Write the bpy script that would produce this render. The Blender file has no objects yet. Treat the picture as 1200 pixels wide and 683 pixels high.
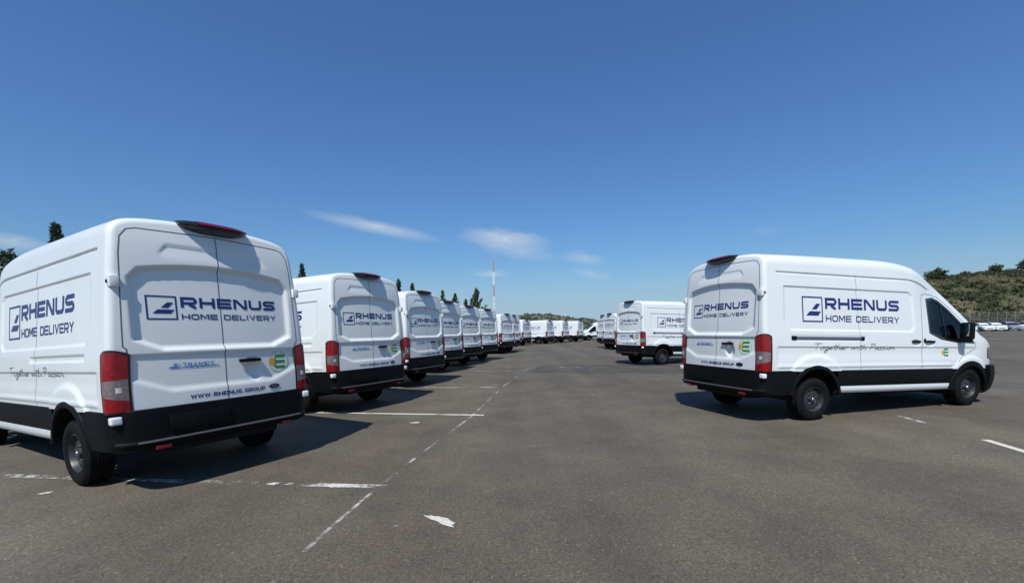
import bpy, bmesh, math, random
import numpy as np
from mathutils import Matrix, Vector

S = bpy.context.scene
C = S.collection
random.seed(7)
R = math.radians

# ------------------------------------------------------------------ camera
FPX, CX, CY, PITCH, ROLL, CAMH = 507.95, 604.14, 423.73, -0.070457, -0.018332, 1.5368
cam = bpy.data.cameras.new('camera')
cam.sensor_width = 36.0
cam.lens = 36.0 * FPX / 1200.0
cam.shift_x = -(CX - 600.0) / 1200.0
cam.shift_y = (CY - 341.5) / 1200.0
cam.clip_start, cam.clip_end = 0.05, 5000.0
co = bpy.data.objects.new('camera', cam)
C.objects.link(co)
cr, sr, cp, sp = math.cos(ROLL), math.sin(ROLL), math.cos(PITCH), math.sin(PITCH)
right = Vector((cr, -sr * sp, sr * cp))
up = -Vector((sr, cr * sp, -cr * cp))
fwd = Vector((0, cp, sp))
co.matrix_world = Matrix(((right.x, up.x, -fwd.x, 0), (right.y, up.y, -fwd.y, 0), (right.z, up.z, -fwd.z, CAMH), (0, 0, 0, 1)))
S.camera = co

# ------------------------------------------------------------------ sun, sky, exposure
SUN_AZ, SUN_EL = R(256.8), R(54.5)          # where the sun stands (angle from +x, counter-clockwise)
sun = bpy.data.lights.new('sun', 'SUN')
sun.energy, sun.angle, sun.color = 4.9, R(0.53), (1.0, 0.965, 0.915)
so = bpy.data.objects.new('sun', sun)
C.objects.link(so)
sd = Vector((math.cos(SUN_AZ) * math.cos(SUN_EL), math.sin(SUN_AZ) * math.cos(SUN_EL), math.sin(SUN_EL)))
so.rotation_euler = sd.to_track_quat('Z', 'Y').to_euler()
so.location = sd * 60
S.view_settings.view_transform = 'Standard'
S.view_settings.look = 'None'
S.view_settings.exposure = 0.0
S.view_settings.gamma = 1.0

W = bpy.data.worlds.new('World')
S.world = W
W.use_nodes = True
nt = W.node_tree
nt.nodes.clear()
def wn(t, **k):
    n = nt.nodes.new(t)
    for a, b in k.items():
        setattr(n, a, b)
    return n
sky = wn('ShaderNodeTexSky', sky_type='NISHITA', sun_disc=False, sun_elevation=SUN_EL, sun_rotation=R(90) - SUN_AZ + R(360),
         altitude=0.0, air_density=1.5, dust_density=0.3, ozone_density=8.0)
bg = wn('ShaderNodeBackground')
bg.inputs['Strength'].default_value = 0.085
out = wn('ShaderNodeOutputWorld')
tc = wn('ShaderNodeTexCoord')
vn = wn('ShaderNodeVectorMath', operation='NORMALIZE')
nt.links.new(tc.outputs['Generated'], vn.inputs[0])
def wmath(op, a, b=None, clamp=False):
    n = wn('ShaderNodeMath', operation=op, use_clamp=clamp)
    for i, v in enumerate((a, b)):
        if v is None: continue
        if isinstance(v, (int, float)): n.inputs[i].default_value = v
        else: nt.links.new(v, n.inputs[i])
    return n.outputs[0]
def wdot(v, k=1.0):
    n = wn('ShaderNodeVectorMath', operation='DOT_PRODUCT')
    nt.links.new(vn.outputs[0], n.inputs[0])
    n.inputs[1].default_value = [c * k for c in v]
    return n.outputs['Value']
# thin cirrus wisps: centre direction, long axis, short axis, half lengths, density
WISPS = [((-0.2896, 0.9306, 0.2238), (0.9321, 0.3274, -0.1549), (-0.2174, 0.1637, -0.9623), 0.150, 0.0165, 0.62),
         ((-0.018, 0.9791, 0.2024), (0.9934, 0.0405, -0.1075), (-0.1134, 0.1991, -0.9734), 0.112, 0.0270, 0.72),
         ((0.0194, 0.9848, 0.1728), (0.9909, 0.0041, -0.1346), (-0.1332, 0.1739, -0.9757), 0.100, 0.0190, 0.28),
         ((0.1554, 0.9752, 0.1575), (0.9746, -0.1253, -0.1855), (-0.1612, 0.1823, -0.9699), 0.058, 0.0170, 0.36),
         ((0.1707, 0.9775, 0.1238), (0.963, -0.1389, -0.2309), (-0.2085, 0.1587, -0.9651), 0.055, 0.0130, 0.26),
         ((-0.0525, 0.9902, 0.1295), (0.9986, 0.0518, 0.0084), (0.0016, 0.1298, -0.9915), 0.048, 0.0110, 0.40),
         ((-0.7426, 0.6539, 0.1446), (0.6595, 0.7516, -0.0116), (-0.1163, 0.0867, -0.9894), 0.060, 0.0140, 0.45),
         ((0.4892, 0.8527, 0.1834), (0.872, -0.4739, -0.1225), (-0.0176, 0.2198, -0.9754), 0.030, 0.0130, 0.10)]
total = None
for k, (c, e1, e2, a, b, dens) in enumerate(WISPS):
    u, v = wdot(e1, 1 / a), wdot(e2, 1 / b)
    comb = wn('ShaderNodeCombineXYZ')
    nt.links.new(wmath('MULTIPLY', u, 1.5), comb.inputs[0])
    nt.links.new(wmath('MULTIPLY', v, 0.9), comb.inputs[1])
    comb.inputs[2].default_value = 3.7 * k
    nz = wn('ShaderNodeTexNoise')
    nz.inputs['Scale'].default_value = 1.6
    nz.inputs['Detail'].default_value = 6.0
    nz.inputs['Roughness'].default_value = 0.6
    nt.links.new(comb.outputs[0], nz.inputs['Vector'])
    vw = wmath('ADD', v, wmath('MULTIPLY', wmath('SUBTRACT', nz.outputs['Fac'], 0.5), 1.2))
    rr = wmath('SQRT', wmath('ADD', wmath('MULTIPLY', u, u), wmath('MULTIPLY', vw, vw)))
    f = wmath('SUBTRACT', 1.0, rr, True)
    f = wmath('MULTIPLY', wmath('POWER', f, 1.1), wmath('ADD', 0.45, nz.outputs['Fac']))
    f = wmath('MULTIPLY', f, wmath('GREATER_THAN', wdot(c), 0.0))
    f = wmath('MULTIPLY', f, dens)
    total = f if total is None else wmath('ADD', total, f)
total = wmath('MINIMUM', total, 0.9)
hs = wn('ShaderNodeVectorMath', operation='MULTIPLY')      # white balance of the clear sky
hs.inputs[1].default_value = (0.73, 0.975, 1.265)
nt.links.new(sky.outputs[0], hs.inputs[0])
# pale blue haze low over the horizon, the same all the way round
sepz = wn('ShaderNodeSeparateXYZ')
nt.links.new(vn.outputs[0], sepz.inputs[0])
hz = wn('ShaderNodeMapRange', interpolation_type='SMOOTHSTEP')
hz.inputs['From Min'].default_value, hz.inputs['From Max'].default_value = -0.02, 0.16
hz.inputs['To Min'].default_value, hz.inputs['To Max'].default_value = 0.9, 0.0
nt.links.new(sepz.outputs[2], hz.inputs['Value'])
hm = wn('ShaderNodeMix', data_type='RGBA')
nt.links.new(hz.outputs[0], hm.inputs['Factor'])
nt.links.new(hs.outputs[0], hm.inputs['A'])
hm.inputs['B'].default_value = (4.15, 5.9, 7.9, 1)
mx = wn('ShaderNodeMix', data_type='RGBA')
nt.links.new(total, mx.inputs['Factor'])
nt.links.new(hm.outputs['Result'], mx.inputs['A'])
mx.inputs['B'].default_value = (7.6, 8.2, 9.0, 1)
nt.links.new(mx.outputs['Result'], bg.inputs['Color'])
nt.links.new(bg.outputs[0], out.inputs['Surface'])

# ------------------------------------------------------------------ materials
def mat(name, col, rough=0.5, metal=0.0, coat=0.0, spec=0.5):
    m = bpy.data.materials.new(name)
    m.use_nodes = True
    p = m.node_tree.nodes['Principled BSDF']
    p.inputs['Base Color'].default_value = (*col, 1)
    p.inputs['Roughness'].default_value = rough
    p.inputs['Metallic'].default_value = metal
    p.inputs['Coat Weight'].default_value = coat
    p.inputs['Coat Roughness'].default_value = 0.06
    p.inputs['Specular IOR Level'].default_value = spec
    return m
def noise_tint(m, scale, amount, detail=5.0, rough_amount=0.0, bump=0.0, bump_scale=None):
    """multiply the base colour by a noise around 1, and vary roughness and relief with it"""
    t = m.node_tree
    p = t.nodes['Principled BSDF']
    tcn = t.nodes.new('ShaderNodeTexCoord')
    n = t.nodes.new('ShaderNodeTexNoise')
    n.inputs['Scale'].default_value = scale
    n.inputs['Detail'].default_value = detail
    t.links.new(tcn.outputs['Object'], n.inputs['Vector'])
    mr = t.nodes.new('ShaderNodeMapRange')
    mr.inputs['From Min'].default_value, mr.inputs['From Max'].default_value = 0.25, 0.75
    mr.inputs['To Min'].default_value, mr.inputs['To Max'].default_value = 1 - amount, 1 + amount
    t.links.new(n.outputs['Fac'], mr.inputs['Value'])
    mul = t.nodes.new('ShaderNodeVectorMath')
    mul.operation = 'SCALE'
    mul.inputs[0].default_value = p.inputs['Base Color'].default_value[:3]
    t.links.new(mr.outputs[0], mul.inputs['Scale'])
    t.links.new(mul.outputs[0], p.inputs['Base Color'])
    if rough_amount:
        r0 = p.inputs['Roughness'].default_value
        m2 = t.nodes.new('ShaderNodeMapRange')
        m2.inputs['To Min'].default_value, m2.inputs['To Max'].default_value = r0 - rough_amount, r0 + rough_amount
        t.links.new(n.outputs['Fac'], m2.inputs['Value'])
        t.links.new(m2.outputs[0], p.inputs['Roughness'])
    if bump:
        n2 = t.nodes.new('ShaderNodeTexNoise')
        n2.inputs['Scale'].default_value = bump_scale or scale * 4
        n2.inputs['Detail'].default_value = 3
        t.links.new(tcn.outputs['Object'], n2.inputs['Vector'])
        b = t.nodes.new('ShaderNodeBump')
        b.inputs['Strength'].default_value = bump
        b.inputs['Distance'].default_value = 0.01
        t.links.new(n2.outputs['Fac'], b.inputs['Height'])
        t.links.new(b.outputs[0], p.inputs['Normal'])
    return m
M = {}
M['paint'] = noise_tint(mat('white_paint', (0.70, 0.735, 0.72), 0.36, coat=0.4), 1.3, 0.025, 6, 0.05)
M['black'] = noise_tint(mat('black_plastic', (0.0035, 0.004, 0.005), 0.55, spec=0.14), 9, 0.25, 4, 0.08, 0.15, 220)
M['gloss_black'] = mat('gloss_black', (0.012, 0.012, 0.014), 0.18, coat=0.3)
M['dark'] = noise_tint(mat('underbody_dark', (0.012, 0.012, 0.012), 0.8, spec=0.2), 6, 0.3)
M['step'] = mat('sunlit_step_plastic', (0.045, 0.046, 0.050), 0.6)  # greyer than the bumper: the sunlit line on the step, put into the colour
M['rail_grey'] = mat('rail_grey', (0.10, 0.11, 0.12), 0.4)
M['seam'] = mat('seam_rubber', (0.11, 0.12, 0.13), 0.7)
M['navy'] = mat('navy_film', (0.012, 0.022, 0.135), 0.35)
M['grey_film'] = mat('grey_film', (0.10, 0.11, 0.12), 0.45)
M['green'] = mat('green_film', (0.02, 0.24, 0.045), 0.4)
M['ring'] = mat('pale_green_film', (0.30, 0.60, 0.33), 0.4)
M['orange'] = mat('orange_film', (0.80, 0.33, 0.02), 0.4)
M['sticker'] = mat('sticker_white', (0.74, 0.78, 0.72), 0.4)
M['red'] = noise_tint(mat('red_lens', (0.23, 0.004, 0.008), 0.2, coat=0.25), 30, 0.35)
M['red_dark'] = mat('dark_red_lens', (0.10, 0.003, 0.006), 0.2, coat=0.3)
M['clear'] = noise_tint(mat('clear_lens', (0.21, 0.175, 0.175), 0.2, metal=0.2, coat=0.4), 45, 0.35)
M['white_lens'] = mat('white_reflector', (0.75, 0.77, 0.78), 0.2, coat=0.5)
M['highlight_white'] = mat('lens_highlight_white', (0.60, 0.58, 0.56), 0.2, coat=0.4)  # pale colour painting in the bright highlight of the clear lens
M['chrome'] = mat('chrome', (0.62, 0.66, 0.70), 0.14, metal=1.0)
M['mirror'] = mat('mirror_silver', (0.35, 0.37, 0.40), 0.05, metal=1.0)
M['badge_blue'] = mat('badge_blue', (0.03, 0.20, 0.48), 0.25, coat=0.4)
M['oval_blue'] = mat('oval_blue', (0.006, 0.012, 0.06), 0.2, coat=0.5)
M['tyre'] = noise_tint(mat('tyre_rubber', (0.0065, 0.0065, 0.007), 0.8, spec=0.15), 18, 0.3, 5, 0.05)
M['rim'] = mat('steel_rim', (0.026, 0.028, 0.032), 0.42, spec=0.5)
M['nut'] = mat('nut_steel', (0.5, 0.5, 0.52), 0.3, metal=1.0)
M['fabric'] = mat('seat_fabric', (0.03, 0.032, 0.036), 0.9)
M['board'] = mat('bulkhead_panel', (0.16, 0.165, 0.17), 0.7)
M['silver'] = mat('silver_paint', (0.38, 0.40, 0.42), 0.3, metal=0.5, coat=0.5)
def glass_mat(name, tint):
    m = bpy.data.materials.new(name)
    m.use_nodes = True
    t = m.node_tree
    t.nodes.clear()
    o = t.nodes.new('ShaderNodeOutputMaterial')
    tr = t.nodes.new('ShaderNodeBsdfTransparent')
    tr.inputs[0].default_value = (*tint, 1)
    gl = t.nodes.new('ShaderNodeBsdfGlossy')
    gl.inputs['Roughness'].default_value = 0.02
    lw = t.nodes.new('ShaderNodeLayerWeight')
    lw.inputs[0].default_value = 0.5
    pw = t.nodes.new('ShaderNodeMath'); pw.operation = 'POWER'; pw.inputs[1].default_value = 4.0
    t.links.new(lw.outputs['Facing'], pw.inputs[0])
    fr = t.nodes.new('ShaderNodeMapRange')
    fr.inputs['To Min'].default_value, fr.inputs['To Max'].default_value = 0.03, 0.7
    t.links.new(pw.outputs[0], fr.inputs['Value'])
    mixn = t.nodes.new('ShaderNodeMixShader')
    t.links.new(fr.outputs[0], mixn.inputs[0])
    t.links.new(tr.outputs[0], mixn.inputs[1])
    t.links.new(gl.outputs[0], mixn.inputs[2])
    t.links.new(mixn.outputs[0], o.inputs[0])
    return m
M['glass'] = glass_mat('tinted_glass', (0.16, 0.20, 0.18))
M['car_glass'] = mat('dark_car_glass', (0.012, 0.015, 0.018), 0.05, coat=0.3)

# ------------------------------------------------------------------ object helpers
def tag(o, label=None, cat=None, group=None, kind=None):
    if label: o['label'] = label
    if cat: o['category'] = cat
    if group: o['group'] = group
    if kind: o['kind'] = kind
    return o
def empty(name, loc, rz=0.0):
    o = bpy.data.objects.new(name, None)
    o.location = loc
    o.rotation_euler = (0, 0, rz)
    o.empty_display_size = 0.3
    C.objects.link(o)
    return o
RAKE, RAKE_X = 0.030, 1.2          # the unladen vans sit nose-down
RAKE_ON = [False]
def mk(name, groups, parent=None, smooth=True, sharp=38):
    """one mesh object from [(verts, faces, material), ...]"""
    V, F, MI, mats = [], [], [], []
    for vs, fs, m in groups:
        off = len(V)
        V.extend([tuple(map(float, v)) for v in vs])
        if m not in mats: mats.append(m)
        i = mats.index(m)
        for f in fs:
            F.append(tuple(int(a) + off for a in f))
            MI.append(i)
    if RAKE_ON[0]:
        V = [(x, y, z - RAKE * (x - RAKE_X)) for x, y, z in V]
    me = bpy.data.meshes.new(name)
    me.from_pydata(V, [], F)
    for m in mats: me.materials.append(m)
    me.polygons.foreach_set('material_index', MI)
    me.validate()
    if smooth:
        me.shade_smooth()
        if sharp: me.set_sharp_from_angle(angle=R(sharp))
    o = bpy.data.objects.new(name, me)
    C.objects.link(o)
    if parent is not None: o.parent = parent
    return o
def grid_faces(n, m, flip=False, off=0, wrap=False):
    """n rows by m columns of vertices"""
    fs = []
    for i in range(n - 1):
        for j in range(m if wrap else m - 1):
            k = (j + 1) % m
            f = (off + i * m + j, off + i * m + k, off + (i + 1) * m + k, off + (i + 1) * m + j)
            fs.append(f[::-1] if flip else f)
    return fs
def box(x0, x1, y0, y1, z0, z1, bev=0.0, seg=2):
    bm = bmesh.new()
    bmesh.ops.create_cube(bm, size=1.0)
    for v in bm.verts:
        v.co = ((x0 + x1) / 2 + v.co.x * (x1 - x0), (y0 + y1) / 2 + v.co.y * (y1 - y0), (z0 + z1) / 2 + v.co.z * (z1 - z0))
    if bev:
        bmesh.ops.bevel(bm, geom=list(bm.edges), offset=bev, segments=seg, affect='EDGES', profile=0.6)
    bm.verts.index_update()
    vs = [tuple(v.co) for v in bm.verts]
    fs = [tuple(v.index for v in f.verts) for f in bm.faces]
    bm.free()
    return vs, fs
def lathe(profile, axis, center, n=40):
    """profile [(r, t)], revolved round an axis along y (t measured along y)"""
    vs = []
    for r, t in profile:
        for k in range(n):
            a = 2 * math.pi * k / n
            vs.append((center[0] + r * math.cos(a), center[1] + t * axis, center[2] + r * math.sin(a)))
    return vs, grid_faces(len(profile), n, wrap=True, flip=axis > 0)
def tube(p0, p1, r0, r1, n=8):
    p0, p1 = Vector(p0), Vector(p1)
    d = (p1 - p0).normalized()
    a = d.orthogonal().normalized()
    b = d.cross(a)
    vs = []
    for p, r in ((p0, r0), (p1, r1)):
        for k in range(n):
            t = 2 * math.pi * k / n
            vs.append(tuple(p + (a * math.cos(t) + b * math.sin(t)) * r))
    fs = grid_faces(2, n, wrap=True)
    fs.append(tuple(range(n))[::-1]); fs.append(tuple(range(n, 2 * n)))
    return vs, fs
def merge(*gs):
    V, F = [], []
    for vs, fs in gs:
        o = len(V)
        V += list(vs)
        F += [tuple(i + o for i in f) for f in fs]
    return V, F
def smooth01(t):
    t = np.clip(t, 0, 1)
    return t * t * (3 - 2 * t)

# ------------------------------------------------------------------ van body surface
AX_R, AX_F = 1.13, 4.855           # wheel centres along the van
WR = 0.345                         # wheel radius
Z0 = 0.805                         # lower edge of the white body
ZSH = 2.42                         # shoulder where side turns into roof (cargo)
def interp(x, xs, ys): return np.interp(x, xs, ys)
def sm_interp(x, xs, ys):
    """monotone cubic through the key points"""
    xs, ys = np.asarray(xs, float), np.asarray(ys, float)
    d = np.diff(ys) / np.diff(xs)
    m = np.concatenate([[d[0]], (d[:-1] + d[1:]) / 2, [d[-1]]])
    for i in range(len(d)):
        if d[i] == 0: m[i] = m[i + 1] = 0
        else:
            a, b = m[i] / d[i], m[i + 1] / d[i]
            if a < 0: m[i] = 0
            if b < 0: m[i + 1] = 0
            s = a * a + b * b
            if s > 9:
                t = 3 / math.sqrt(s); m[i] = t * a * d[i]; m[i + 1] = t * b * d[i]
    x = np.clip(np.asarray(x, float), xs[0], xs[-1])
    i = np.clip(np.searchsorted(xs, x) - 1, 0, len(d) - 1)
    h = xs[i + 1] - xs[i]; t = (x - xs[i]) / h
    return ((2 * t**3 - 3 * t**2 + 1) * ys[i] + (t**3 - 2 * t**2 + t) * h * m[i] + (-2 * t**3 + 3 * t**2) * ys[i + 1] + (t**3 - t**2) * h * m[i + 1])
def ztop(x):
    return sm_interp(x, [0, 0.6, 1.6, 2.6, 3.0, 3.3, 3.57, 3.8, 4.0, 4.4, 4.9, 5.06, 5.16, 5.35, 5.52, 5.65, 5.76, 5.83, 5.87],
                        [2.70, 2.715, 2.735, 2.745, 2.735, 2.70, 2.63, 2.51, 2.385, 2.105, 1.72, 1.58, 1.50, 1.42, 1.33, 1.20, 1.06, 0.96, 0.90])
def roofh(x):
    return sm_interp(x, [0, 3.0, 3.6, 4.1, 4.9, 5.2, 5.6, 5.87], [0.285, 0.30, 0.26, 0.15, 0.13, 0.10, 0.10, 0.06])
def wplan(x):
    return sm_interp(x, [0, 4.2, 4.9, 5.3, 5.55, 5.7, 5.8, 5.87], [1, 1, 0.985, 0.955, 0.90, 0.83, 0.74, 0.60])
def wside(x, z):
    w = sm_interp(z, [0.40, 0.81, 1.0, 1.2, 1.5, 1.8, 2.1, 2.35, 2.5], [0.985, 0.997, 1.000, 0.995, 0.978, 0.957, 0.932, 0.907, 0.892])
    cab = smooth01((np.asarray(x) - 3.35) / 0.75) * smooth01((np.asarray(z) - 1.25) / 0.95)
    return w * wplan(x) - 0.085 * cab
def poly_sdf(px, pz, poly):
    """max signed half-plane distance of a convex polygon (counter-clockwise), negative inside"""
    d = np.full(np.broadcast(px, pz).shape, -1e9)
    n = len(poly)
    for i in range(n):
        ax, az = poly[i]; bx, bz = poly[(i + 1) % n]
        ex, ez = bx - ax, bz - az
        L = math.hypot(ex, ez)
        d = np.maximum(d, ((px - ax) * ez - (pz - az) * ex) / L)
    return d
PANEL = [(0.44, 1.60), (0.60, 1.455), (3.30, 1.455), (3.38, 1.53), (3.34, 2.09), (3.26, 2.15), (0.44, 2.15)]
def side_disp(x, z, side):
    """inward pressing depth of the side panel (metres)"""
    x, z = np.asarray(x, float), np.asarray(z, float)
    edge = smooth01((x - 0.22) / 0.10)
    d = np.zeros(np.broadcast(x, z).shape)
    zg = 2.355 - 0.30 * smooth01((x - 3.15) / 1.3) ** 1.2
    d += 0.020 * np.exp(-((z - zg) / 0.011) ** 2) * edge * (1 - smooth01((x - 3.75) / 0.2))
    s = poly_sdf(x, z, PANEL)
    d += 0.015 * smooth01((0.004 - s) / 0.024)
    low = smooth01((1.200 - z) / 0.022) * smooth01((z - 0.93) / 0.18)
    d += 0.013 * low * edge * (1 - smooth01((x - 4.9) / 0.2))
    hi = smooth01((z - 0.850) / 0.018) * smooth01((0.935 - z) / 0.05)
    d -= 0.010 * hi * edge * (1 - smooth01((x - 4.25) / 0.2))
    for ax, ra in ((AX_R, 0.695), (AX_F, 0.66)):
        r = np.hypot(x - ax, z - 0.36)
        d -= 0.020 * smooth01((ra + 0.035 - r) / 0.06) * edge
    if side > 0:
        s = np.maximum(np.abs(x - 1.43) - 0.81, np.abs(z - 1.333) - 0.032)
        d += 0.012 * smooth01((0.006 - s) / 0.018)
    else:
        s = np.maximum(np.abs(x - 1.40) - 0.80, np.abs(z - 1.333) - 0.05)
        d += 0.006 * smooth01((0.006 - s) / 0.03)
    # scoops behind the door handles
    for hx, hz in ((3.74, 1.262), (3.40, 1.272)):
        if hx < 3.5 and side > 0: continue
        r = np.hypot((x - hx) / 0.115, (z - hz) / 0.055)
        d += 0.022 * smooth01((1.0 - r) / 0.5)
    return d
def xb(z):
    return sm_interp(z, [0.4, 0.81, 1.4, 2.0, 2.4, 2.62, 2.75], [0.045, 0.045, 0.045, 0.07, 0.095, 0.13, 0.16])
def lean(y, z): return xb(z) + 0.045 * (np.asarray(y) / 0.9) ** 2
def rear_disp(y, z):
    y, z = np.asarray(y, float), np.asarray(z, float)
    top = 2.245 - 0.085 * (y / 0.8) ** 2
    a = np.abs(y)
    s = np.maximum(np.maximum(1.375 - z, z - top), a - 0.795)
    s = np.maximum(s, ((a - 0.56) * 0.105 - (z - 1.375) * 0.235) / math.hypot(0.105, 0.235))
    s = np.maximum(s, ((a - 0.70) * 0.5 + (z - top + 0.02) * 0.5) / 0.7071 - 0.02)
    d = 0.040 * smooth01((0.01 - s) / 0.056)
    t = np.maximum(np.maximum(0.965 - z, z - 1.345), a - 0.98)
    t = np.maximum(t, ((a - 0.52) * 0.125 - (z - 0.965) * 0.30) / math.hypot(0.125, 0.30))
    d = d + 0.017 * smooth01((0.008 - t) / 0.045)
    r = np.hypot((y + 0.305 - 0.12 * (z - 1.14)) / 0.108, (z - 1.125) / 0.150)
    d = d + 0.040 * smooth01((1.0 - r) / 0.55)
    zt_ = 2.437 - 0.10 * smooth01((a - 0.44) / 0.12)
    d = d + 0.011 * smooth01((zt_ - z) / 0.022) * smooth01((z - 2.265) / 0.15) * (1 - smooth01((a - 0.50) / 0.06))
    return d
def SY(x, z, side): return side * (wside(x, z) - side_disp(x, z, side))
def RX(y, z): return lean(y, z) + rear_disp(y, z)

def feature_rows(lo, hi, base, spots):
    """z values from lo to hi, dense around the given spots"""
    z = [lo]
    while z[-1] < hi - 1e-6:
        step = base
        for c, w, s in spots:
            if abs(z[-1] + base * 0.5 - c) < w: step = min(step, s)
        z.append(min(hi, z[-1] + step))
    return np.array(z)
ROWS = feature_rows(Z0, ZSH, 0.022, [(2.355, 0.05, 0.0075), (1.19, 0.03, 0.009), (0.87, 0.05, 0.011), (2.14, 0.03, 0.009), (1.333, 0.06, 0.010), (1.46, 0.03, 0.011), (1.26, 0.06, 0.013), (2.22, 0.08, 0.014), (1.36, 0.05, 0.013)])
NS = len(ROWS)
ang = np.linspace(0, 1, 25)[1:]
_rt = np.linspace(0, 1, 25)[1:]
ROOF_Y = sm_interp(_rt, [0, 0.18, 0.36, 0.52, 0.66, 0.82, 1.0], [1.0, 0.985, 0.935, 0.83, 0.64, 0.34, 0.0])
ROOF_Z = sm_interp(_rt, [0, 0.18, 0.36, 0.52, 0.66, 0.82, 1.0], [0.0, 0.35, 0.62, 0.80, 0.905, 0.975, 1.0])
NR = NS + len(ROOF_Y)
def profile(x, side):
    zt = float(ztop(x)); h = float(roofh(x)); zs = zt - h
    z = Z0 + (ROWS - Z0) * (zs - Z0) / (ZSH - Z0)
    y = wside(x, z)
    y = y - side_disp(x, z, side)
    yr, zr = float(y[-1]) * ROOF_Y, zs + h * ROOF_Z
    return np.concatenate([y, yr]), np.concatenate([z, zr])
RC = 0.055                          # rear corner radius
DOOR_TOP = 2.555
def door_hw(z): return float(np.interp(z, [0.8, 1.41, 1.42, 1.6, 2.3, 2.46, 2.56], [0.845, 0.845, 0.872, 0.868, 0.838, 0.815, 0.70]))
WIN = [(3.755, 2.035), (3.765, 1.46), (4.05, 1.355), (4.45, 1.305), (4.93, 1.285), (4.72, 1.545), (4.33, 1.865), (4.10, 2.015), (3.95, 2.06)]
DOOR = [(3.555, 0.60), (4.36, 0.60), (4.60, 1.03), (5.00, 1.16), (5.00, 1.42), (4.72, 1.64), (4.33, 1.945), (4.10, 2.085), (3.93, 2.125), (3.575, 2.125)]
SLIDE = [(2.10, 0.60), (3.53, 0.60), (3.49, 2.30), (2.02, 2.30)]
def inside(px, pz, poly):
    c = False
    n = len(poly)
    for i in range(n):
        x1, z1 = poly[i]; x2, z2 = poly[(i + 1) % n]
        if (z1 > pz) != (z2 > pz) and px < (x2 - x1) * (pz - z1) / (z2 - z1) + x1: c = not c
    return c
def build_shell():
    """the white shell as one dense lofted surface, sorted into body, doors and panes"""
    xs = [RC]
    while xs[-1] < 5.87 - 1e-6:
        x = xs[-1]
        st = 0.035
        if 0.2 < x < 0.7 or 3.2 < x < 4.0: st = 0.022
        if x > 5.4: st = 0.02
        xs.append(min(5.87, x + st))
    secs = {}
    for side in (1, -1):
        P = []
        y0, z0 = profile(RC, side)
        ty, tz = np.gradient(y0), np.gradient(z0)
        L = np.hypot(ty, tz); ny, nz = tz / L, -ty / L        # outward
        ny[-1], nz[-1] = 0, 1
        nz[:3] = 0
        for a in np.linspace(math.pi / 2, 0, 8)[:-1]:
            off = RC * (1 - math.cos(a))
            yy, zz = np.maximum(y0 - ny * off, 0), z0 - nz * off
            yy[-1] = 0
            xx = RC * (1 - math.sin(a)) + lean(yy, zz)
            P.append(np.stack([xx, yy * side, zz], 1))
        for x in xs:
            y, z = profile(x, side)
            f = 1 - smooth01((x - RC) / 0.75)
            xx = x + lean(y, z) * f
            # pressed features are evaluated where they end up
            P.append(np.stack([xx, y * side, z], 1))
        secs[side] = np.array(P)
    n = len(secs[1])
    V = np.concatenate([secs[1].reshape(-1, 3), secs[-1].reshape(-1, 3)])
    NV = n * NR
    reg = {k: [] for k in ('body', 'rdoor1', 'rdoor-1', 'door1', 'door-1', 'slide', 'win1', 'win-1', 'screen')}
    for side, off in ((1, 0), (-1, NV)):
        for i in range(n - 1):
            for j in range(NR - 1):
                f = (off + i * NR + j, off + (i + 1) * NR + j, off + (i + 1) * NR + j + 1, off + i * NR + j + 1)
                c = V[list(f)].mean(0)
                if side < 0: f = f[::-1]
                if math.hypot(c[0] - AX_R, c[2] - 0.36) < 0.51 or math.hypot(c[0] - AX_F, c[2] - 0.36) < 0.55: continue
                if j < NS - 1:
                    key = 'body'
                    if 3.4 < c[0] < 5.1:
                        if inside(c[0], c[2], WIN): key = 'win%d' % side
                        elif inside(c[0], c[2], DOOR): key = 'door%d' % side
                    if side < 0 and key == 'body' and inside(c[0], c[2], SLIDE): key = 'slide'
                else:
                    key = 'screen' if 3.98 < c[0] < 4.93 and abs(c[1]) < 0.72 else 'body'
                reg[key].append(f)
    # rear face
    cols = np.concatenate([np.linspace(1, 0.02, 52), [0.0], np.linspace(-0.02, -1, 52)])
    base = len(V)
    A = secs[1][0]
    B = secs[-1][0]
    cap = []
    for j in range(NR):
        hw = A[j, 1]
        yy = cols * hw
        zz = np.full_like(yy, A[j, 2])
        xx = lean(yy, zz) + rear_disp(yy, zz)
        cap.append(np.stack([xx, yy, zz], 1))
    cap = np.array(cap)
    V = np.concatenate([V, cap.reshape(-1, 3)])
    m = len(cols)
    for j in range(NR - 2):
        for k in range(m - 1):
            f = (base + j * m + k, base + (j + 1) * m + k, base + (j + 1) * m + k + 1, base + j * m + k + 1)
            c = V[list(f)].mean(0)
            if abs(c[1]) < door_hw(c[2]) and c[2] < DOOR_TOP:
                reg['rdoor%d' % (1 if c[1] > 0 else -1)].append(f[::-1])
            else: reg['body'].append(f[::-1])
    # nose
    base = len(V)
    A, B = secs[1][-1], secs[-1][-1]
    nose = []
    for j in range(NR):
        nose.append([[A[j, 0] + 0.02 * (1 - t * t), A[j, 1] * t, A[j, 2]] for t in np.linspace(1, -1, 21)])
    V = np.concatenate([V, np.array(nose).reshape(-1, 3)])
    for j in range(NR - 2):
        for k in range(20):
            reg['body'].append((base + j * 21 + k, base + j * 21 + k + 1, base + (j + 1) * 21 + k + 1, base + (j + 1) * 21 + k))
    return V, reg
def sub(V, faces, shift=(0, 0, 0)):
    idx = sorted({i for f in faces for i in f})
    mp = {a: b for b, a in enumerate(idx)}
    return [tuple(V[i] + np.array(shift)) for i in idx], [tuple(mp[i] for i in f) for f in faces]

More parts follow.
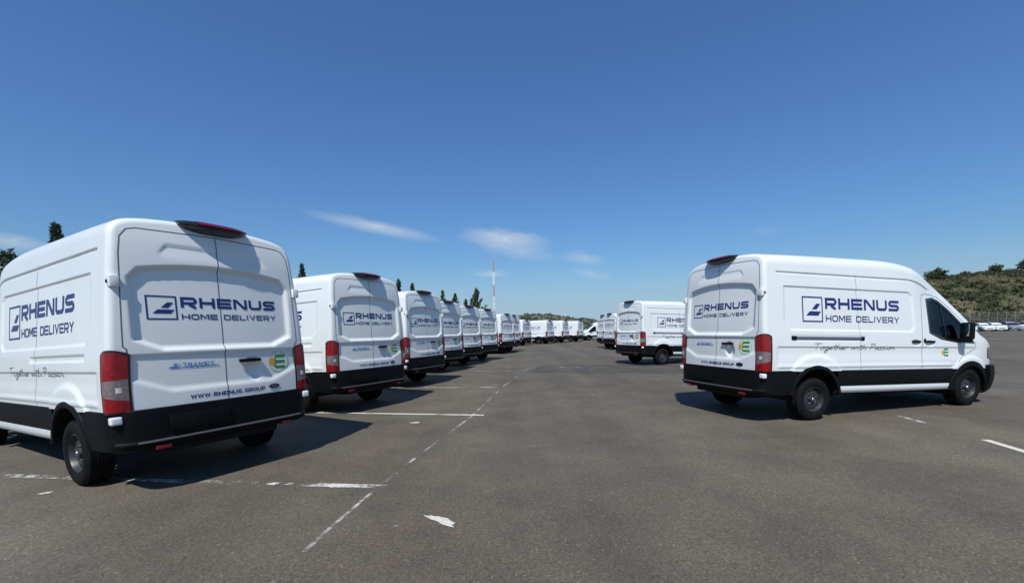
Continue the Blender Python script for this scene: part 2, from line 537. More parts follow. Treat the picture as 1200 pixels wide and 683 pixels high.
# ------------------------------------------------------------------ ribbons and lettering
def ribbon(pts, t, closed=False, maxlen=0.06):
    """a flat band of width t along a 2D polyline: mitred quads"""
    P = [np.array(p, float) for p in pts]
    n = len(P)
    Q, seg = [], n if closed else n - 1
    nor = []
    for i in range(seg):
        e = P[(i + 1) % n] - P[i]
        L = np.hypot(*e)
        nor.append(np.array([-e[1], e[0]]) / max(L, 1e-9))
    offs = []
    for i in range(n):
        if closed: a, b = nor[i - 1], nor[i % seg]
        elif i == 0: a = b = nor[0]
        elif i == n - 1: a = b = nor[-1]
        else: a, b = nor[i - 1], nor[i]
        mtr = a + b
        d = mtr @ mtr
        mtr = mtr * 2 / d if d > 1e-6 else a
        l = np.hypot(*mtr)
        if l > 2.0: mtr *= 2.0 / l
        offs.append(mtr * t / 2)
    vs, rows = [], []
    for i in range(n if closed else n):
        if i < seg or not closed:
            rows.append((P[i], offs[i]))
        if i < seg:
            q, oq = P[(i + 1) % n], offs[(i + 1) % n]
            k = int(np.hypot(*(q - P[i])) // maxlen)
            for s in range(1, k + 1):
                f = s / (k + 1)
                rows.append((P[i] * (1 - f) + q * f, offs[i] * (1 - f) + oq * f))
    for p, o in rows: vs += [tuple(p + o), tuple(p - o)]
    r = len(rows)
    fs = [(2 * i, 2 * i + 1, 2 * ((i + 1) % r) + 1, 2 * ((i + 1) % r)) for i in range(r if closed else r - 1)]
    return vs, fs
def circle_pts(cx, cy, r, n=20, ry=None):
    return [(cx + r * math.cos(2 * math.pi * k / n), cy + (ry or r) * math.sin(2 * math.pi * k / n)) for k in range(n)]
def letter(ch, w, h, t):
    """square extended capitals: list of (polyline, closed)"""
    a = t / 2
    L, Q, B, T = a, w - a, a, h - a
    M_, c = h / 2, min(w, h) * 0.16
    if ch == 'R' or ch == 'P':
        m = h * 0.42
        s = [([(L, 0), (L, T), (Q - c, T), (Q, T - c), (Q, m + c), (Q - c, m), (t, m)], 0)]
        if ch == 'R': s.append(([(w * 0.50, m - a), (Q, 0)], 0))
        return s
    if ch == 'H': return [([(L, 0), (L, h)], 0), ([(Q, 0), (Q, h)], 0), ([(t, M_), (w - t, M_)], 0)]
    if ch == 'E': return [([(w, T), (L, T), (L, B), (w, B)], 0), ([(t, M_), (w * 0.95, M_)], 0)]
    if ch == 'F': return [([(w, T), (L, T), (L, 0)], 0), ([(t, M_), (w * 0.9, M_)], 0)]
    if ch == 'N': return [([(L, 0), (L, h)], 0), ([(Q, 0), (Q, h)], 0), ([(t, h * 0.93), (w - t, h * 0.07)], 0)]
    if ch == 'U': return [([(L, h), (L, B + c), (L + c, B), (Q - c, B), (Q, B + c), (Q, h)], 0)]
    if ch == 'S': return [([(w, T), (L + c, T), (L, T - c * .8), (L, M_ + c * .8), (L + c, M_), (Q - c, M_), (Q, M_ - c * .8), (Q, B + c * .8), (Q - c, B), (0, B)], 0)]
    if ch == 'O': return [([(L + c, B), (Q - c, B), (Q, B + c), (Q, T - c), (Q - c, T), (L + c, T), (L, T - c), (L, B + c)], 1)]
    if ch == 'D': return [([(L, B), (Q - c, B), (Q, B + c), (Q, T - c), (Q - c, T), (L, T)], 1)]
    if ch == 'M': return [([(L, 0), (L, h)], 0), ([(Q, 0), (Q, h)], 0), ([(t, h * 0.95), (w / 2, h * 0.3), (w - t, h * 0.95)], 0)]
    if ch == 'L': return [([(L, h), (L, B), (w, B)], 0)]
    if ch == 'I': return [([(w / 2, 0), (w / 2, h)], 0)]
    if ch == 'V': return [([(a, h), (w / 2, a), (w - a, h)], 0)]
    if ch == 'A': return [([(a, 0), (w / 2, h - a), (w - a, 0)], 0), ([(w * .25, h * .3), (w * .75, h * .3)], 0)]
    if ch == 'Y': return [([(a, h), (w / 2, h * 0.45), (w - a, h)], 0), ([(w / 2, h * 0.45 - a), (w / 2, 0)], 0)]
    if ch == 'W': return [([(a, h), (w * .27, a), (w * .5, h * .8), (w * .73, a), (w - a, h)], 0)]
    if ch == 'G': return [([(w, T), (L + c, T), (L, T - c), (L, B + c), (L + c, B), (Q, B), (Q, M_), (w * .5, M_)], 0)]
    if ch == 'T': return [([(0, T), (w, T)], 0), ([(w / 2, h - t), (w / 2, 0)], 0)]
    if ch == '-': return [([(w * .15, M_), (w * .85, M_)], 0)]
    if ch == '.': return [([(w * .5 - a, a), (w * .5 + a, a)], 0)]
    return []
def text2d(txt, x0, z0, width, h, t, gap=0.16, narrow=None):
    """square capitals set between x0 and x0+width; returns [(verts, faces, layer)]"""
    nr = {'I': 0.30, ' ': 0.55, '.': 0.45, '-': 0.6, 'M': 1.15, 'W': 1.3, 'L': 0.88}
    ws = [nr.get(c, 1.0) for c in txt]
    unit = width / (sum(ws) + gap * (len(txt) - 1))
    x, res, per = x0, [], []
    for c, w in zip(txt, ws):
        mark = len(res)
        for k, (pl, cl) in enumerate(letter(c, w * unit, h, t)):
            vs, fs = ribbon(pl, t, bool(cl))
            res.append(([(vx + x, vz + z0) for vx, vz in vs], fs, k))
        x += (w + gap) * unit
        per.append((c, res[mark:]))
    return per if narrow else res
SCRIPT = {'T': (1.15, [[(0, 1.9), (.6, 2.0), (1.25, 2.05)], [(.65, 2.0), (.5, .9), (.45, 0)]]),
          'P': (1.0, [[(.25, 1.95), (.15, 1), (.05, 0)], [(0, 1.85), (.55, 2.0), (.9, 1.75), (.8, 1.3), (.4, .95), (.15, .95)]]),
          'F': (1.0, [[(1.1, 1.9), (.3, 1.9), (.1, 0)], [(.1, 1), (.8, 1.05)]]),
          'o': (.75, [[(.4, 1), (.1, .8), (.05, .3), (.3, 0), (.6, .25), (.6, .75), (.4, 1), (.8, .85)]]),
          'g': (.8, [[(.65, .85), (.35, 1), (.05, .6), (.15, .1), (.45, .1), (.65, .85), (.6, -.5), (.3, -.95), (0, -.6), (.35, -.2), (.85, .2)]]),
          'e': (.7, [[(0, .35), (.45, .5), (.55, .85), (.3, 1), (.08, .6), (.1, .15), (.35, 0), (.75, .3)]]),
          't': (.6, [[(.35, 1.75), (.25, .5), (.35, .05), (.65, .25)], [(0, 1.2), (.65, 1.3)]]),
          'h': (.8, [[(.25, 1.9), (.12, .9), (.05, 0)], [(.1, .5), (.35, .95), (.55, .85), (.55, .1), (.8, .2)]]),
          'r': (.6, [[(.12, 1), (.08, 0)], [(.1, .6), (.3, .95), (.6, .9)]]),
          'w': (1.05, [[(0, 1), (.15, .05), (.45, .75), (.65, .05), (.9, .95), (1.1, .85)]]),
          'i': (.4, [[(.15, 1), (.12, .1), (.4, .25)], [(.2, 1.4), (.24, 1.52)]]),
          'a': (.8, [[(.6, .9), (.3, 1), (.05, .5), (.2, .02), (.5, .3), (.62, .95), (.6, .1), (.85, .2)]]),
          's': (.6, [[(.5, .9), (.25, 1), (.12, .7), (.45, .4), (.4, .05), (.05, .05)]]),
          'n': (.8, [[(.1, 1), (.06, 0)], [(.08, .5), (.35, .95), (.55, .85), (.55, .1), (.8, .2)]]),
          'd': (.8, [[(.6, .9), (.3, 1), (.05, .5), (.2, .02), (.5, .3), (.7, 1.9), (.6, .1), (.85, .2)]]), ' ': (.6, [])}
def words2d(txt, x0, z0, width, h, t, gap=0.16):
    """the same, one list of letters per word"""
    res = text2d(txt, x0, z0, width, h, t, gap, True)
    out_, cur = [], []
    for ch, items in res:
        if ch == ' ': out_.append(cur); cur = []
        else: cur += items
    return out_ + [cur]
def script2d(txt, x0, z0, width, xh, t, slant=0.22):
    tot = sum(SCRIPT[c][0] for c in txt)
    u = width / tot
    x, res, words_ = x0, [], []
    k = 0
    for c in txt:
        if c == ' ': words_.append(res); res = []
        w, pls = SCRIPT[c]
        for pl in pls:
            vs, fs = ribbon([(x + px * u + slant * pz * xh, z0 + pz * xh) for px, pz in pl], t)
            res.append((vs, fs, k % 4)); k += 1
        x += w * u
    return words_ + [res]
def map_side(items, side, off=0.003, mirror_about=None):
    """2D (u, z) lettering onto a body side; on the left side u runs towards the tail"""
    V, F = [], []
    for vs, fs, k in items:
        o = len(V)
        for u, z in vs:
            x = u if mirror_about is None else mirror_about - u
            V.append((x, SY(x, z, side) + side * (off + 0.0005 * k), z))
        F += [tuple(i + o for i in f) for f in fs]
    return V, F
def map_rear(items, off=0.003):
    """2D (y, z) items given with y increasing to the van's left; text is given as -y"""
    V, F = [], []
    for vs, fs, k in items:
        o = len(V)
        for u, z in vs:
            y = -u
            V.append((float(RX(y, z)) - off - 0.0005 * k, y, z))
        F += [tuple(i + o for i in f) for f in fs]
    return V, F
def disc2d(cx, cz, r, k=0, n=28, ry=None):
    vs = [(cx, cz)]
    fs = []
    for ri in (0.5, 1.0): vs += circle_pts(cx, cz, r * ri, n, (ry or r) * ri)
    for i in range(n):
        j = (i + 1) % n
        fs.append((0, 1 + i, 1 + j))
        fs.append((1 + i, 1 + n + i, 1 + n + j, 1 + j))
    return vs, fs, k
def poly2d(pts, k=0): return pts, [tuple(range(len(pts)))], k
def logo2d(x0, z0, w, h):
    r = [(*ribbon([(x0, z0), (x0 + w, z0), (x0 + w, z0 + h), (x0, z0 + h)], 0.020 * h / 0.39 + 0.002, True), 0)]
    r.append(poly2d([(x0 + .46 * w, z0 + .50 * h), (x0 + .71 * w, z0 + .50 * h), (x0 + .91 * w, z0 + .74 * h), (x0 + .70 * w, z0 + .74 * h)]))
    r.append(poly2d([(x0 + .17 * w, z0 + .24 * h), (x0 + .79 * w, z0 + .24 * h), (x0 + .93 * w, z0 + .42 * h), (x0 + .36 * w, z0 + .42 * h)]))
    return r
def estick(cx, cz, r):
    ring = [(*ribbon(circle_pts(cx, cz, r * 0.95, 32), r * 0.08, True), 1)]
    bars = []
    for q in (0.52, 0.0, -0.52):
        bars.append((*ribbon([(cx - 0.28 * r, cz + q * r), (cx + 0.66 * r, cz + q * r)], r * 0.27), 2))
    bars.append((*ribbon([(cx - 0.34 * r, cz - 0.60 * r), (cx - 0.34 * r, cz + 0.60 * r)], r * 0.12), 2))
    plug = [poly2d([(cx - .98 * r, cz - .08 * r), (cx - .52 * r, cz - .50 * r), (cx - .44 * r, cz - .1 * r), (cx - .44 * r, cz + .1 * r), (cx - .52 * r, cz + .50 * r), (cx - .98 * r, cz + .12 * r)], 3)]
    return [disc2d(cx, cz, r)], ring, bars, plug

# ------------------------------------------------------------------ wheels
def wheel(parent, x, side):
    yc = side * 0.872
    prof = [(0.205, 0.095), (0.225, 0.112), (0.26, 0.120), (0.30, 0.118), (0.325, 0.108), (0.340, 0.090)]
    for k in range(7):
        t = 0.080 - k * 0.0266
        prof += [(0.3455, t + 0.010), (0.3455, t - 0.006), (0.338, t - 0.008), (0.338, t - 0.014)]
    prof += [(0.3455, -0.104), (0.325, -0.115), (0.26, -0.120), (0.205, -0.095)]
    w = mk('wheel', [(*lathe(prof, side, (x, yc, WR), 48), M['tyre'])], parent, sharp=50)
    rimp = [(0.207, 0.100), (0.200, 0.104), (0.192, 0.088), (0.180, 0.052), (0.165, 0.050), (0.125, 0.066), (0.095, 0.070), (0.080, 0.058), (0.062, 0.058), (0.055, 0.088), (0.030, 0.094), (0.001, 0.094)]
    g = [(*lathe(rimp, side, (x, yc, WR), 40), M['rim'])]
    back = [(0.20, -0.09), (0.001, -0.09)]
    g.append((*lathe(back, side, (x, yc, WR), 24), M['dark']))
    for k in range(10):
        a = 2 * math.pi * k / 10
        c = (x + 0.145 * math.cos(a), yc + side * 0.0605, WR + 0.145 * math.sin(a))
        vs = [(c[0] + 0.017 * math.cos(q * math.pi / 4), c[1] + side * 0.0015 - side * 0.005 * math.sin(0), c[2] + 0.017 * math.sin(q * math.pi / 4)) for q in range(8)]
        g.append((vs, [tuple(range(8))], M['dark']))
    for k in range(5):
        a = 2 * math.pi * (k + 0.3) / 5
        c = (x + 0.080 * math.cos(a), yc + side * 0.060, WR + 0.080 * math.sin(a))
        g.append((*tube(c, (c[0], c[1] + side * 0.022, c[2]), 0.012, 0.010, 6), M['nut']))
    g.append((*tube((x, yc + side * 0.094, WR), (x, yc + side * 0.100, WR), 0.026, 0.022, 12), M['nut']))
    mk('rim', g, w, sharp=35)
    return w
def arch(parent, ax, ri, ro, side):
    n = 40
    zc = 0.36
    prof = [(ro, -0.004), (ro - 0.006, 0.014), (ro - 0.02, 0.022), (ri + 0.015, 0.024), (ri + 0.004, 0.016), (ri, -0.004), (ri + 0.004, -0.15)]
    vs = []
    for k in range(n + 1):
        a = R(7 + 166 * k / n)
        for r, o in prof:
            x, z = ax + r * math.cos(a), zc + r * math.sin(a)
            zz = max(z, 0.45)
            y = float(wside(x, zz)) + 0.02 * float(smooth01((0.74 - r) / 0.06)) * 0.7 + o
            vs.append((x, side * y, z))
    return mk('wheel_arch', [(vs, grid_faces(n + 1, len(prof), flip=side < 0), M['black'])], parent)
def liner(parent, ax, ri, side):
    vs = []
    n = 28
    for k in range(n + 1):
        a = R(-4 + 188 * k / n)
        for y in (0.93, 0.56):
            vs.append((ax + (ri + 0.006) * math.cos(a), side * y, 0.36 + (ri + 0.006) * math.sin(a)))
    fs = grid_faces(n + 1, 2)
    b = len(vs)
    vs.append((ax, side * 0.56, 0.36))
    for k in range(n): fs.append((2 * k + 1, 2 * k + 3, b))
    return mk('wheel_liner', [(vs, fs, M['dark'])], parent)

# ------------------------------------------------------------------ the van
def plan_loft(path, prof, cap=True):
    """sweep a profile [(out, z, fade)] along a plan path [(x, y)] with outward normals to the path's right"""
    P = [np.array(p, float) for p in path]
    n = len(P)
    vs = []
    for i in range(n):
        e = P[min(i + 1, n - 1)] - P[max(i - 1, 0)]
        nn = np.array([e[1], -e[0]]) / np.hypot(*e)
        for o, z, fade in prof:
            k = 1.0 if not fade else max(0.0, abs(nn[0])) ** 1.5
            q = P[i] + nn * o * k
            vs.append((q[0], q[1], z))
    fs = grid_faces(n, len(prof))
    if cap:
        fs.append(tuple(range(len(prof))))
        fs.append(tuple(range((n - 1) * len(prof), n * len(prof)))[::-1])
    return vs, fs
def resample(path, step):
    out_ = []
    for a, b in zip(path[:-1], path[1:]):
        k = max(1, int(math.hypot(b[0] - a[0], b[1] - a[1]) / step))
        for s in range(k): out_.append((a[0] + (b[0] - a[0]) * s / k, a[1] + (b[1] - a[1]) * s / k))
    out_.append(path[-1])
    return out_
def corner_plan(z, s, side):
    """point and outward normal along the rear corner at height z; s<0 rear face, 0..1 round the corner, >1 on the side (metres)"""
    w = float(wside(RC, z)) + 0.0
    L = float(xb(z))
    if s < 0:
        y = w - RC + s
        x = float(lean(y, z)); n = (-1.0, 0.0)
    elif s <= 1:
        a = s * math.pi / 2
        y = w - RC + RC * math.sin(a); x = RC * (1 - math.cos(a)) + float(lean(y, z)); n = (-math.cos(a), math.sin(a))
    else:
        d = s - 1
        x = RC + d + float(lean(w, z)) * (1 - float(smooth01(d / 0.75))); y = float(wside(x, z)); n = (0.0, 1.0)
    return x, y * side, (n[0], n[1] * side)
def corner_patch(zf0, zf1, svals, out_, side, nz=14, edge=0.0):
    """a lens wrapped round the rear corner; zf0/zf1 give its lower and upper edge along s in 0..1"""
    vs = []
    m = len(svals)
    for j in range(nz + 1):
        t = j / nz
        for i, s in enumerate(svals):
            f = i / (m - 1)
            z = zf0(f) * (1 - t) + zf1(f) * t
            x, y, nn = corner_plan(z, s, side)
            o = out_ * (1.0 - edge * (2 * f - 1) ** 4)
            vs.append((x + nn[0] * o, y + nn[1] * o, z))
    fs = grid_faces(nz + 1, m, flip=side < 0)
    # rim back to the body
    b = len(vs)
    ring = [i for i in range(m)] + [j * m + m - 1 for j in range(1, nz + 1)] + [nz * m + i for i in range(m - 2, -1, -1)] + [j * m for j in range(nz - 1, 0, -1)]
    for q in ring:
        x, y, z = vs[q]
        i = q % m
        _, _, nn = corner_plan(z, svals[i], side)
        vs.append((x - nn[0] * (out_ + 0.012), y - nn[1] * (out_ + 0.012), z))
    k = len(ring)
    for q in range(k):
        f = (ring[q], ring[(q + 1) % k], b + (q + 1) % k, b + q)
        fs.append(f[::-1] if side > 0 else f)
    return vs, fs

def make_van():
    RAKE_ON[0] = True
    root = empty('delivery_van', (0, 0, 0))
    V, reg = build_shell()
    body = mk('body', [(*sub(V, reg['body']), M['paint'])], root, sharp=None)
    # doors
    def side_seam(path, side, w=0.009): return (*map_side([(*ribbon(path, w, False, 0.05), 0)], side, 0.0016), M['seam'])
    for side in (1, -1):
        d = mk('rear_door', [(*sub(V, reg['rdoor%d' % side]), M['paint'])], root, sharp=None)
        path = [(0, 0), (-side * 0.845, 0.815), (-side * 0.846, 1.40), (-side * 0.872, 1.425), (-side * 0.868, 1.6), (-side * 0.856, 1.9), (-side * 0.838, 2.30), (-side * 0.815, 2.46), (-side * 0.76, 2.535), (-side * 0.69, 2.556), (-side * 0.0, 2.573)]
        mk('door_seam', [(*map_rear([(*ribbon(path[1:], 0.010, False, 0.04), 0)], 0.0015), M['seam'])], d)
        if side > 0:
            mk('door_seam', [(*map_rear([(*ribbon([(0.0, 0.82), (0.0, 2.57)], 0.009, False, 0.02), 0)], 0.0022), M['seam'])], d)
        # hinge block on the pillar
        for hz in (2.03,):
            x, y, nn = corner_plan(hz, 0.35, side)
            g = [(*box(x - 0.052, x + 0.035, min(y - side * 0.055, y + side * 0.020), max(y - side * 0.055, y + side * 0.020), hz - 0.052, hz + 0.052, 0.012), M['paint']),
                 (*tube((x + 0.01, y + side * 0.012, hz), (x + 0.01, y + side * 0.026, hz), 0.018, 0.016, 10), M['black']),
                 (*box(x + 0.030, x + 0.10, y + side * 0.0 - 0.010, y + side * 0.0 + 0.010, hz - 0.060, hz - 0.030, 0.006), M['paint'])]
            mk('hinge', g, d)
        if side < 0:
            yh = -0.265
            xh = float(RX(-0.12, 1.222))
            g = [(*box(xh - 0.030, xh + 0.012, -0.385, -0.145, 1.208, 1.246, 0.012), M['black'])]
            mk('handle', g, d)
    # body side details
    for side in (1, -1):
        dr = mk('front_door', [(*sub(V, reg['door%d' % side]), M['paint'])], root, sharp=None)
        mk('door_seam', [side_seam([(3.555, 0.82), (3.558, 1.5), (3.575, 2.05), (3.61, 2.115), (3.70, 2.135), (3.93, 2.13), (4.10, 2.088), (4.33, 1.948), (4.72, 1.642)], side),
                         side_seam([(4.50, 0.93), (4.62, 1.02), (4.98, 1.17), (5.0, 1.30)], side)], dr)
        gl = mk('window', [(*sub(V, reg['win%d' % side], (0, -0.006 * side, 0)), M['glass'])], dr, sharp=None)
        mk('window_frame', [(*map_side([(*ribbon(WIN, 0.045, True, 0.05), 0)], side, 0.004), M['gloss_black']),
                            (*map_side([(*ribbon([(4.165, 1.34), (4.165, 1.97)], 0.020, False, 0.05), 1)], side, 0.002), M['gloss_black'])], gl)
        hx = 3.74
        y = float(SY(hx, 1.30, side))
        g = [(*box(hx - 0.125, hx + 0.125, min(y - side * .012, y + side * 0.035), max(y - side * .012, y + side * 0.035), 1.274, 1.312, 0.014), M['black']),
             (*box(hx - 0.150, hx - 0.110, min(y - side * .01, y + side * 0.03), max(y - side * .01, y + side * 0.03), 1.278, 1.345, 0.010), M['black'])]
        mk('handle', g, dr)
        # sticker on the door
        mir = None if side < 0 else 8.32
        white, ring, bars, plug = estick(4.165, 1.105, 0.105)
        mk('energy_sticker', [(*map_side(bars, side, 0.003, mir), M['green']), (*map_side(plug, side, 0.003, mir), M['orange'])], dr)
        # mirror
        yb = float(wside(4.55, 1.36))
        g = [(*box(4.46, 4.59, min(side * (yb + .03), side * (yb + .20)), max(side * (yb + .03), side * (yb + .20)), 1.335, 1.645, 0.04, 3), M['black']),
             (*box(4.45, 4.62, min(side * (yb - .06), side * (yb + .15)), max(side * (yb - .06), side * (yb + .15)), 1.285, 1.365, 0.025, 2), M['black'])]
        mi = mk('side_mirror', g, root)
        mk('mirror_glass', [(*box(4.4565, 4.464, min(side * (yb + .06), side * (yb + .175)), max(side * (yb + .06), side * (yb + .175)), 1.40, 1.615, 0.003), M['mirror'])], mi)
        # black lower cladding and sill
        xs = np.linspace(1.585, 4.40, 48)
        zz = [0.560, 0.566, 0.60, 0.70, 0.79, 0.812, 0.816]
        oo = [-0.02, 0.008, 0.013, 0.015, 0.013, 0.008, -0.01]
        vs = [(x, side * (float(wside(x, z)) + o), z) for x in xs for z, o in zip(zz, oo)]
        mk('side_cladding', [(vs, grid_faces(len(xs), len(zz), flip=side > 0), M['black'])], root)
        zz = [0.552, 0.545, 0.50, 0.450, 0.430, 0.425]
        oo = [-0.03, -0.004, 0.002, -0.010, -0.035, -0.08]
        vs = [(x, side * (float(wside(x, z)) + o), z) for x in xs for z, o in zip(zz, oo)]
        mk('sill', [(vs, grid_faces(len(xs), len(zz), flip=side < 0), M['paint'])], root)
        arch(root, AX_R, 0.470, 0.545, side)
        arch(root, AX_F, 0.485, 0.590, side)
        liner(root, AX_R, 0.470, side)
        liner(root, AX_F, 0.485, side)
        # cargo seam, roof seam
        seams = [(*map_side([(*ribbon([(2.10, 0.82), (2.075, 1.5), (2.03, 2.2), (2.02, 2.40)], 0.007, False, 0.02), 0)], side, 0.0014), M['seam'])]
        for q in seams: mk('panel_seam', [q], root)
    sl = mk('sliding_door', [(*sub(V, reg['slide']), M['paint'])], root, sharp=None)
    y = float(SY(3.40, 1.31, -1))
    mk('handle', [(*box(3.295, 3.505, y - 0.035, y + 0.012, 1.275, 1.312, 0.014), M['black'])], sl)
    y = float(SY(1.4, 1.333, -1))
    rl = mk('door_rail', [(*box(0.64, 2.15, y - 0.012, y + 0.004, 1.310, 1.358, 0.006), M['rail_grey'])], root)
    mk('rail_end', [(*box(0.62, 0.72, y - 0.018, y + 0.004, 1.303, 1.365, 0.008), M['black'])], rl)
    mk('rail_end', [(*box(2.10, 2.17, y - 0.018, y + 0.004, 1.303, 1.365, 0.008), M['black'])], rl)
    # lettering on the sides
    for side in (1, -1):
        mir = None if side < 0 else 3.955
        du = 0.05
        mk('company_emblem', [(*map_side(logo2d(0.83 + du, 1.603, 0.405, 0.385), side, 0.003, mir), M['navy'])], root)
        mk('company_lettering', [(*map_side(text2d('RHENUS', 1.30 + du, 1.808, 1.67, 0.182, 0.044, 0.15), side, 0.003, mir), M['navy'])], root)
        for wd in words2d('HOME DELIVERY', 1.305 + du, 1.604, 1.66, 0.104, 0.019, 0.17):
            mk('service_lettering', [(*map_side(wd, side, 0.003, mir), M['navy'])], root)
        for wd in script2d('Together with Passion', 1.07, 1.150, 1.82, 0.050, 0.0085):
            mk('slogan_lettering', [(*map_side(wd, side, 0.0035, mir if side < 0 else 4.10), M['grey_film'])], root)
    # rear lettering (u = -y)
    mk('company_emblem', [(*map_rear(logo2d(-0.655, 1.690, 0.243, 0.225)), M['navy'])], root)
    mk('company_lettering', [(*map_rear(text2d('RHENUS', -0.372, 1.808, 1.005, 0.110, 0.027, 0.15)), M['navy'])], root)
    for wd in words2d('HOME DELIVERY', -0.371, 1.686, 1.005, 0.058, 0.0115, 0.17):
        mk('service_lettering', [(*map_rear(wd), M['navy'])], root)
    mk('web_lettering', [(*map_rear(text2d('WWW.RHENUS.GROUP', -0.364, 0.862, 0.785, 0.044, 0.0105, 0.14)), M['navy'])], root)
    white, ring, bars, plug = estick(0.620, 1.185, 0.128)
    mk('energy_sticker', [(*map_rear(white, 0.002), M['sticker']), (*map_rear(ring), M['ring']), (*map_rear(bars), M['green']), (*map_rear(plug), M['orange'])], root)
    mk('type_badge', [(*map_rear([(*ribbon([(-0.525, 1.195), (-0.065, 1.195)], 0.010), 0), (*ribbon([(-0.525, 1.195), (-0.50, 1.206), (-0.46, 1.195)], 0.010), 1)], 0.004), M['badge_blue']),
                      (*map_rear(text2d('E-TRANSIT', -0.485, 1.203, 0.37, 0.036, 0.009, 0.2), 0.006), M['badge_blue'])], root)
    ov = mk('oval_badge', [(*map_rear([disc2d(0.535, 0.893, 0.070, 0, 24, 0.030)], 0.005), M['oval_blue']), (*map_rear([(*ribbon(circle_pts(0.535, 0.893, 0.067, 28, 0.027), 0.004, True), 2)], 0.006), M['chrome'])], root)
    mk('badge_lettering', [(*map_rear(script2d('Ford', 0.500, 0.884, 0.062, 0.012, 0.003)[0], 0.0075), M['chrome'])], ov)
    # tail lights
    for side in (1, -1):
        sv = [-0.110, -0.075, -0.035, 0.0] + [0.2, 0.4, 0.6, 0.8, 1.0] + [1.03, 1.06, 1.085]
        lo = lambda f: 0.798 + 0.0 * f
        hi = lambda f: 1.395 - 0.045 * abs(2 * f - 1) ** 3
        tl = mk('tail_light', [(*corner_patch(lo, hi, sv, 0.005, side, 18), M['gloss_black'])], root)
        si = [-0.088, -0.06, -0.03, 0.0] + [0.2, 0.4, 0.6, 0.8, 1.0] + [1.015, 1.03, 1.045]
        cut1 = lambda f: 1.125 - 0.02 * f
        cut2 = lambda f: 0.915 + 0.06 * f
        mk('red_lens', [(*corner_patch(cut1, lambda f: hi(f) - 0.022, si, 0.013, side, 10, 0.2), M['red'])], tl)
        mk('clear_lens', [(*corner_patch(cut2, lambda f: cut1(f) - 0.002, si, 0.012, side, 8, 0.2), M['clear'])], tl)
        mk('lens_highlight', [(*corner_patch(lambda f: 0.995, lambda f: 1.045, [-0.050, -0.035, -0.018, 0.0, 0.15], 0.014, side, 5, 0.4), M['highlight_white'])], tl)  # small pale patch standing in for the hot spot on the clear lens
        mk('red_lens', [(*corner_patch(lambda f: 0.816, lambda f: cut2(f) - 0.002, si, 0.013, side, 6, 0.2), M['red'])], tl)
    # high brake light
    nb = 24
    def brow(u, prof):
        y = 0.335 * u
        k = 1 - 0.72 * abs(u) ** 3
        xl = float(lean(y, 2.60))
        return [(xl + dx * (k if dx < 0 else 1), y, zc_ + (z - zc_) * (0.35 + 0.65 * (1 - abs(u) ** 3.5))) for dx, z in prof]
    zc_ = 2.690
    prof = ((0.12, 2.722), (0.02, 2.720), (-0.055, 2.708), (-0.105, 2.684), (-0.125, 2.652), (-0.118, 2.630), (-0.07, 2.606), (0.02, 2.588))
    vs = []
    for i in range(nb + 1): vs += brow(-1 + 2 * i / nb, prof)
    fs = grid_faces(nb + 1, 8, flip=True) + [tuple(range(8)), tuple(range(nb * 8, nb * 8 + 8))[::-1]]
    bl = mk('brake_light', [(vs, fs, M['gloss_black'])], root)
    prof = ((-0.040, 2.716), (-0.080, 2.703), (-0.112, 2.686), (-0.128, 2.664))
    vs = []
    for i in range(nb + 1): vs += brow(-0.80 + 1.40 * i / nb, prof)
    mk('brake_lens', [(vs, grid_faces(nb + 1, 4, flip=True), M['red_dark'])], bl)
    # rear bumper wraps round to the wheel arches
    half = [(0.02 + 0.025, 0.0), (0.05, 0.40), (0.062, 0.70), (0.082, 0.83), (0.112, 0.905), (0.16, 0.962), (0.235, 0.995), (0.33, 1.005), (0.50, 1.009), (0.735, 1.010)]
    path = [(x - 0.025, -y) for x, y in half[::-1]] + [(x - 0.025, y) for x, y in half[1:]]
    path = resample(path[::-1], 0.06)
    pr = [(-0.05, 0.818, 0), (0.000, 0.818, 0), (0.008, 0.808, 0), (0.010, 0.73, 0), (0.006, 0.60, 0), (0.004, 0.520, 0), (0.034, 0.503, 1), (0.036, 0.490, 1), (0.018, 0.468, 1), (0.0, 0.440, 0), (-0.06, 0.415, 0)]
    rb = mk('rear_bumper', [(*plan_loft(path, pr), M['black'])], root, sharp=30)
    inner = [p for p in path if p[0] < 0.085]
    mk('step_edge', [(*plan_loft(inner, [(0.020, 0.5125, 0), (0.037, 0.5055, 0), (0.041, 0.500, 0), (0.041, 0.494, 0), (0.030, 0.490, 0)]), M['step'])], rb)  # thin strip carrying the painted sunlit line of the ledge
    g = box(-0.006, 0.05, 0.02, 0.57, 0.575, 0.735, 0.006)
    mk('plate_holder', [(*g, M['black'])], rb)
    for side in (1, -1):
        mk('red_reflector', [(*box(0.005, 0.05, min(side * .575, side * .70), max(side * .575, side * .70), 0.415, 0.452, 0.006), M['red'])], rb)
        x, y, nn = corner_plan(0.735, 0.45, side)
        mk('white_reflector', [(*box(x - 0.040, x + 0.030, min(y - side * .060, y + side * .030), max(y - side * .060, y + side * .030), 0.700, 0.775, 0.018, 3), M['white_lens'])], rb)
    # front bumper, grille, headlights
    half = [(5.90, 0.0), (5.885, 0.45), (5.84, 0.70), (5.76, 0.84), (5.62, 0.935), (5.45, 0.985), (5.37, 0.995)]
    path = resample([(x, y) for x, y in half[::-1]] + [(x, -y) for x, y in half[1:]], 0.07)
    pr = [(-0.08, 0.87, 0), (0.0, 0.862, 0), (0.012, 0.84, 0), (0.02, 0.76, 0), (0.02, 0.62, 0), (0.0, 0.50, 0), (-0.03, 0.40, 0), (-0.09, 0.33, 0)]
    fb = mk('front_bumper', [(*plan_loft(path[::-1], pr), M['black'])], root)
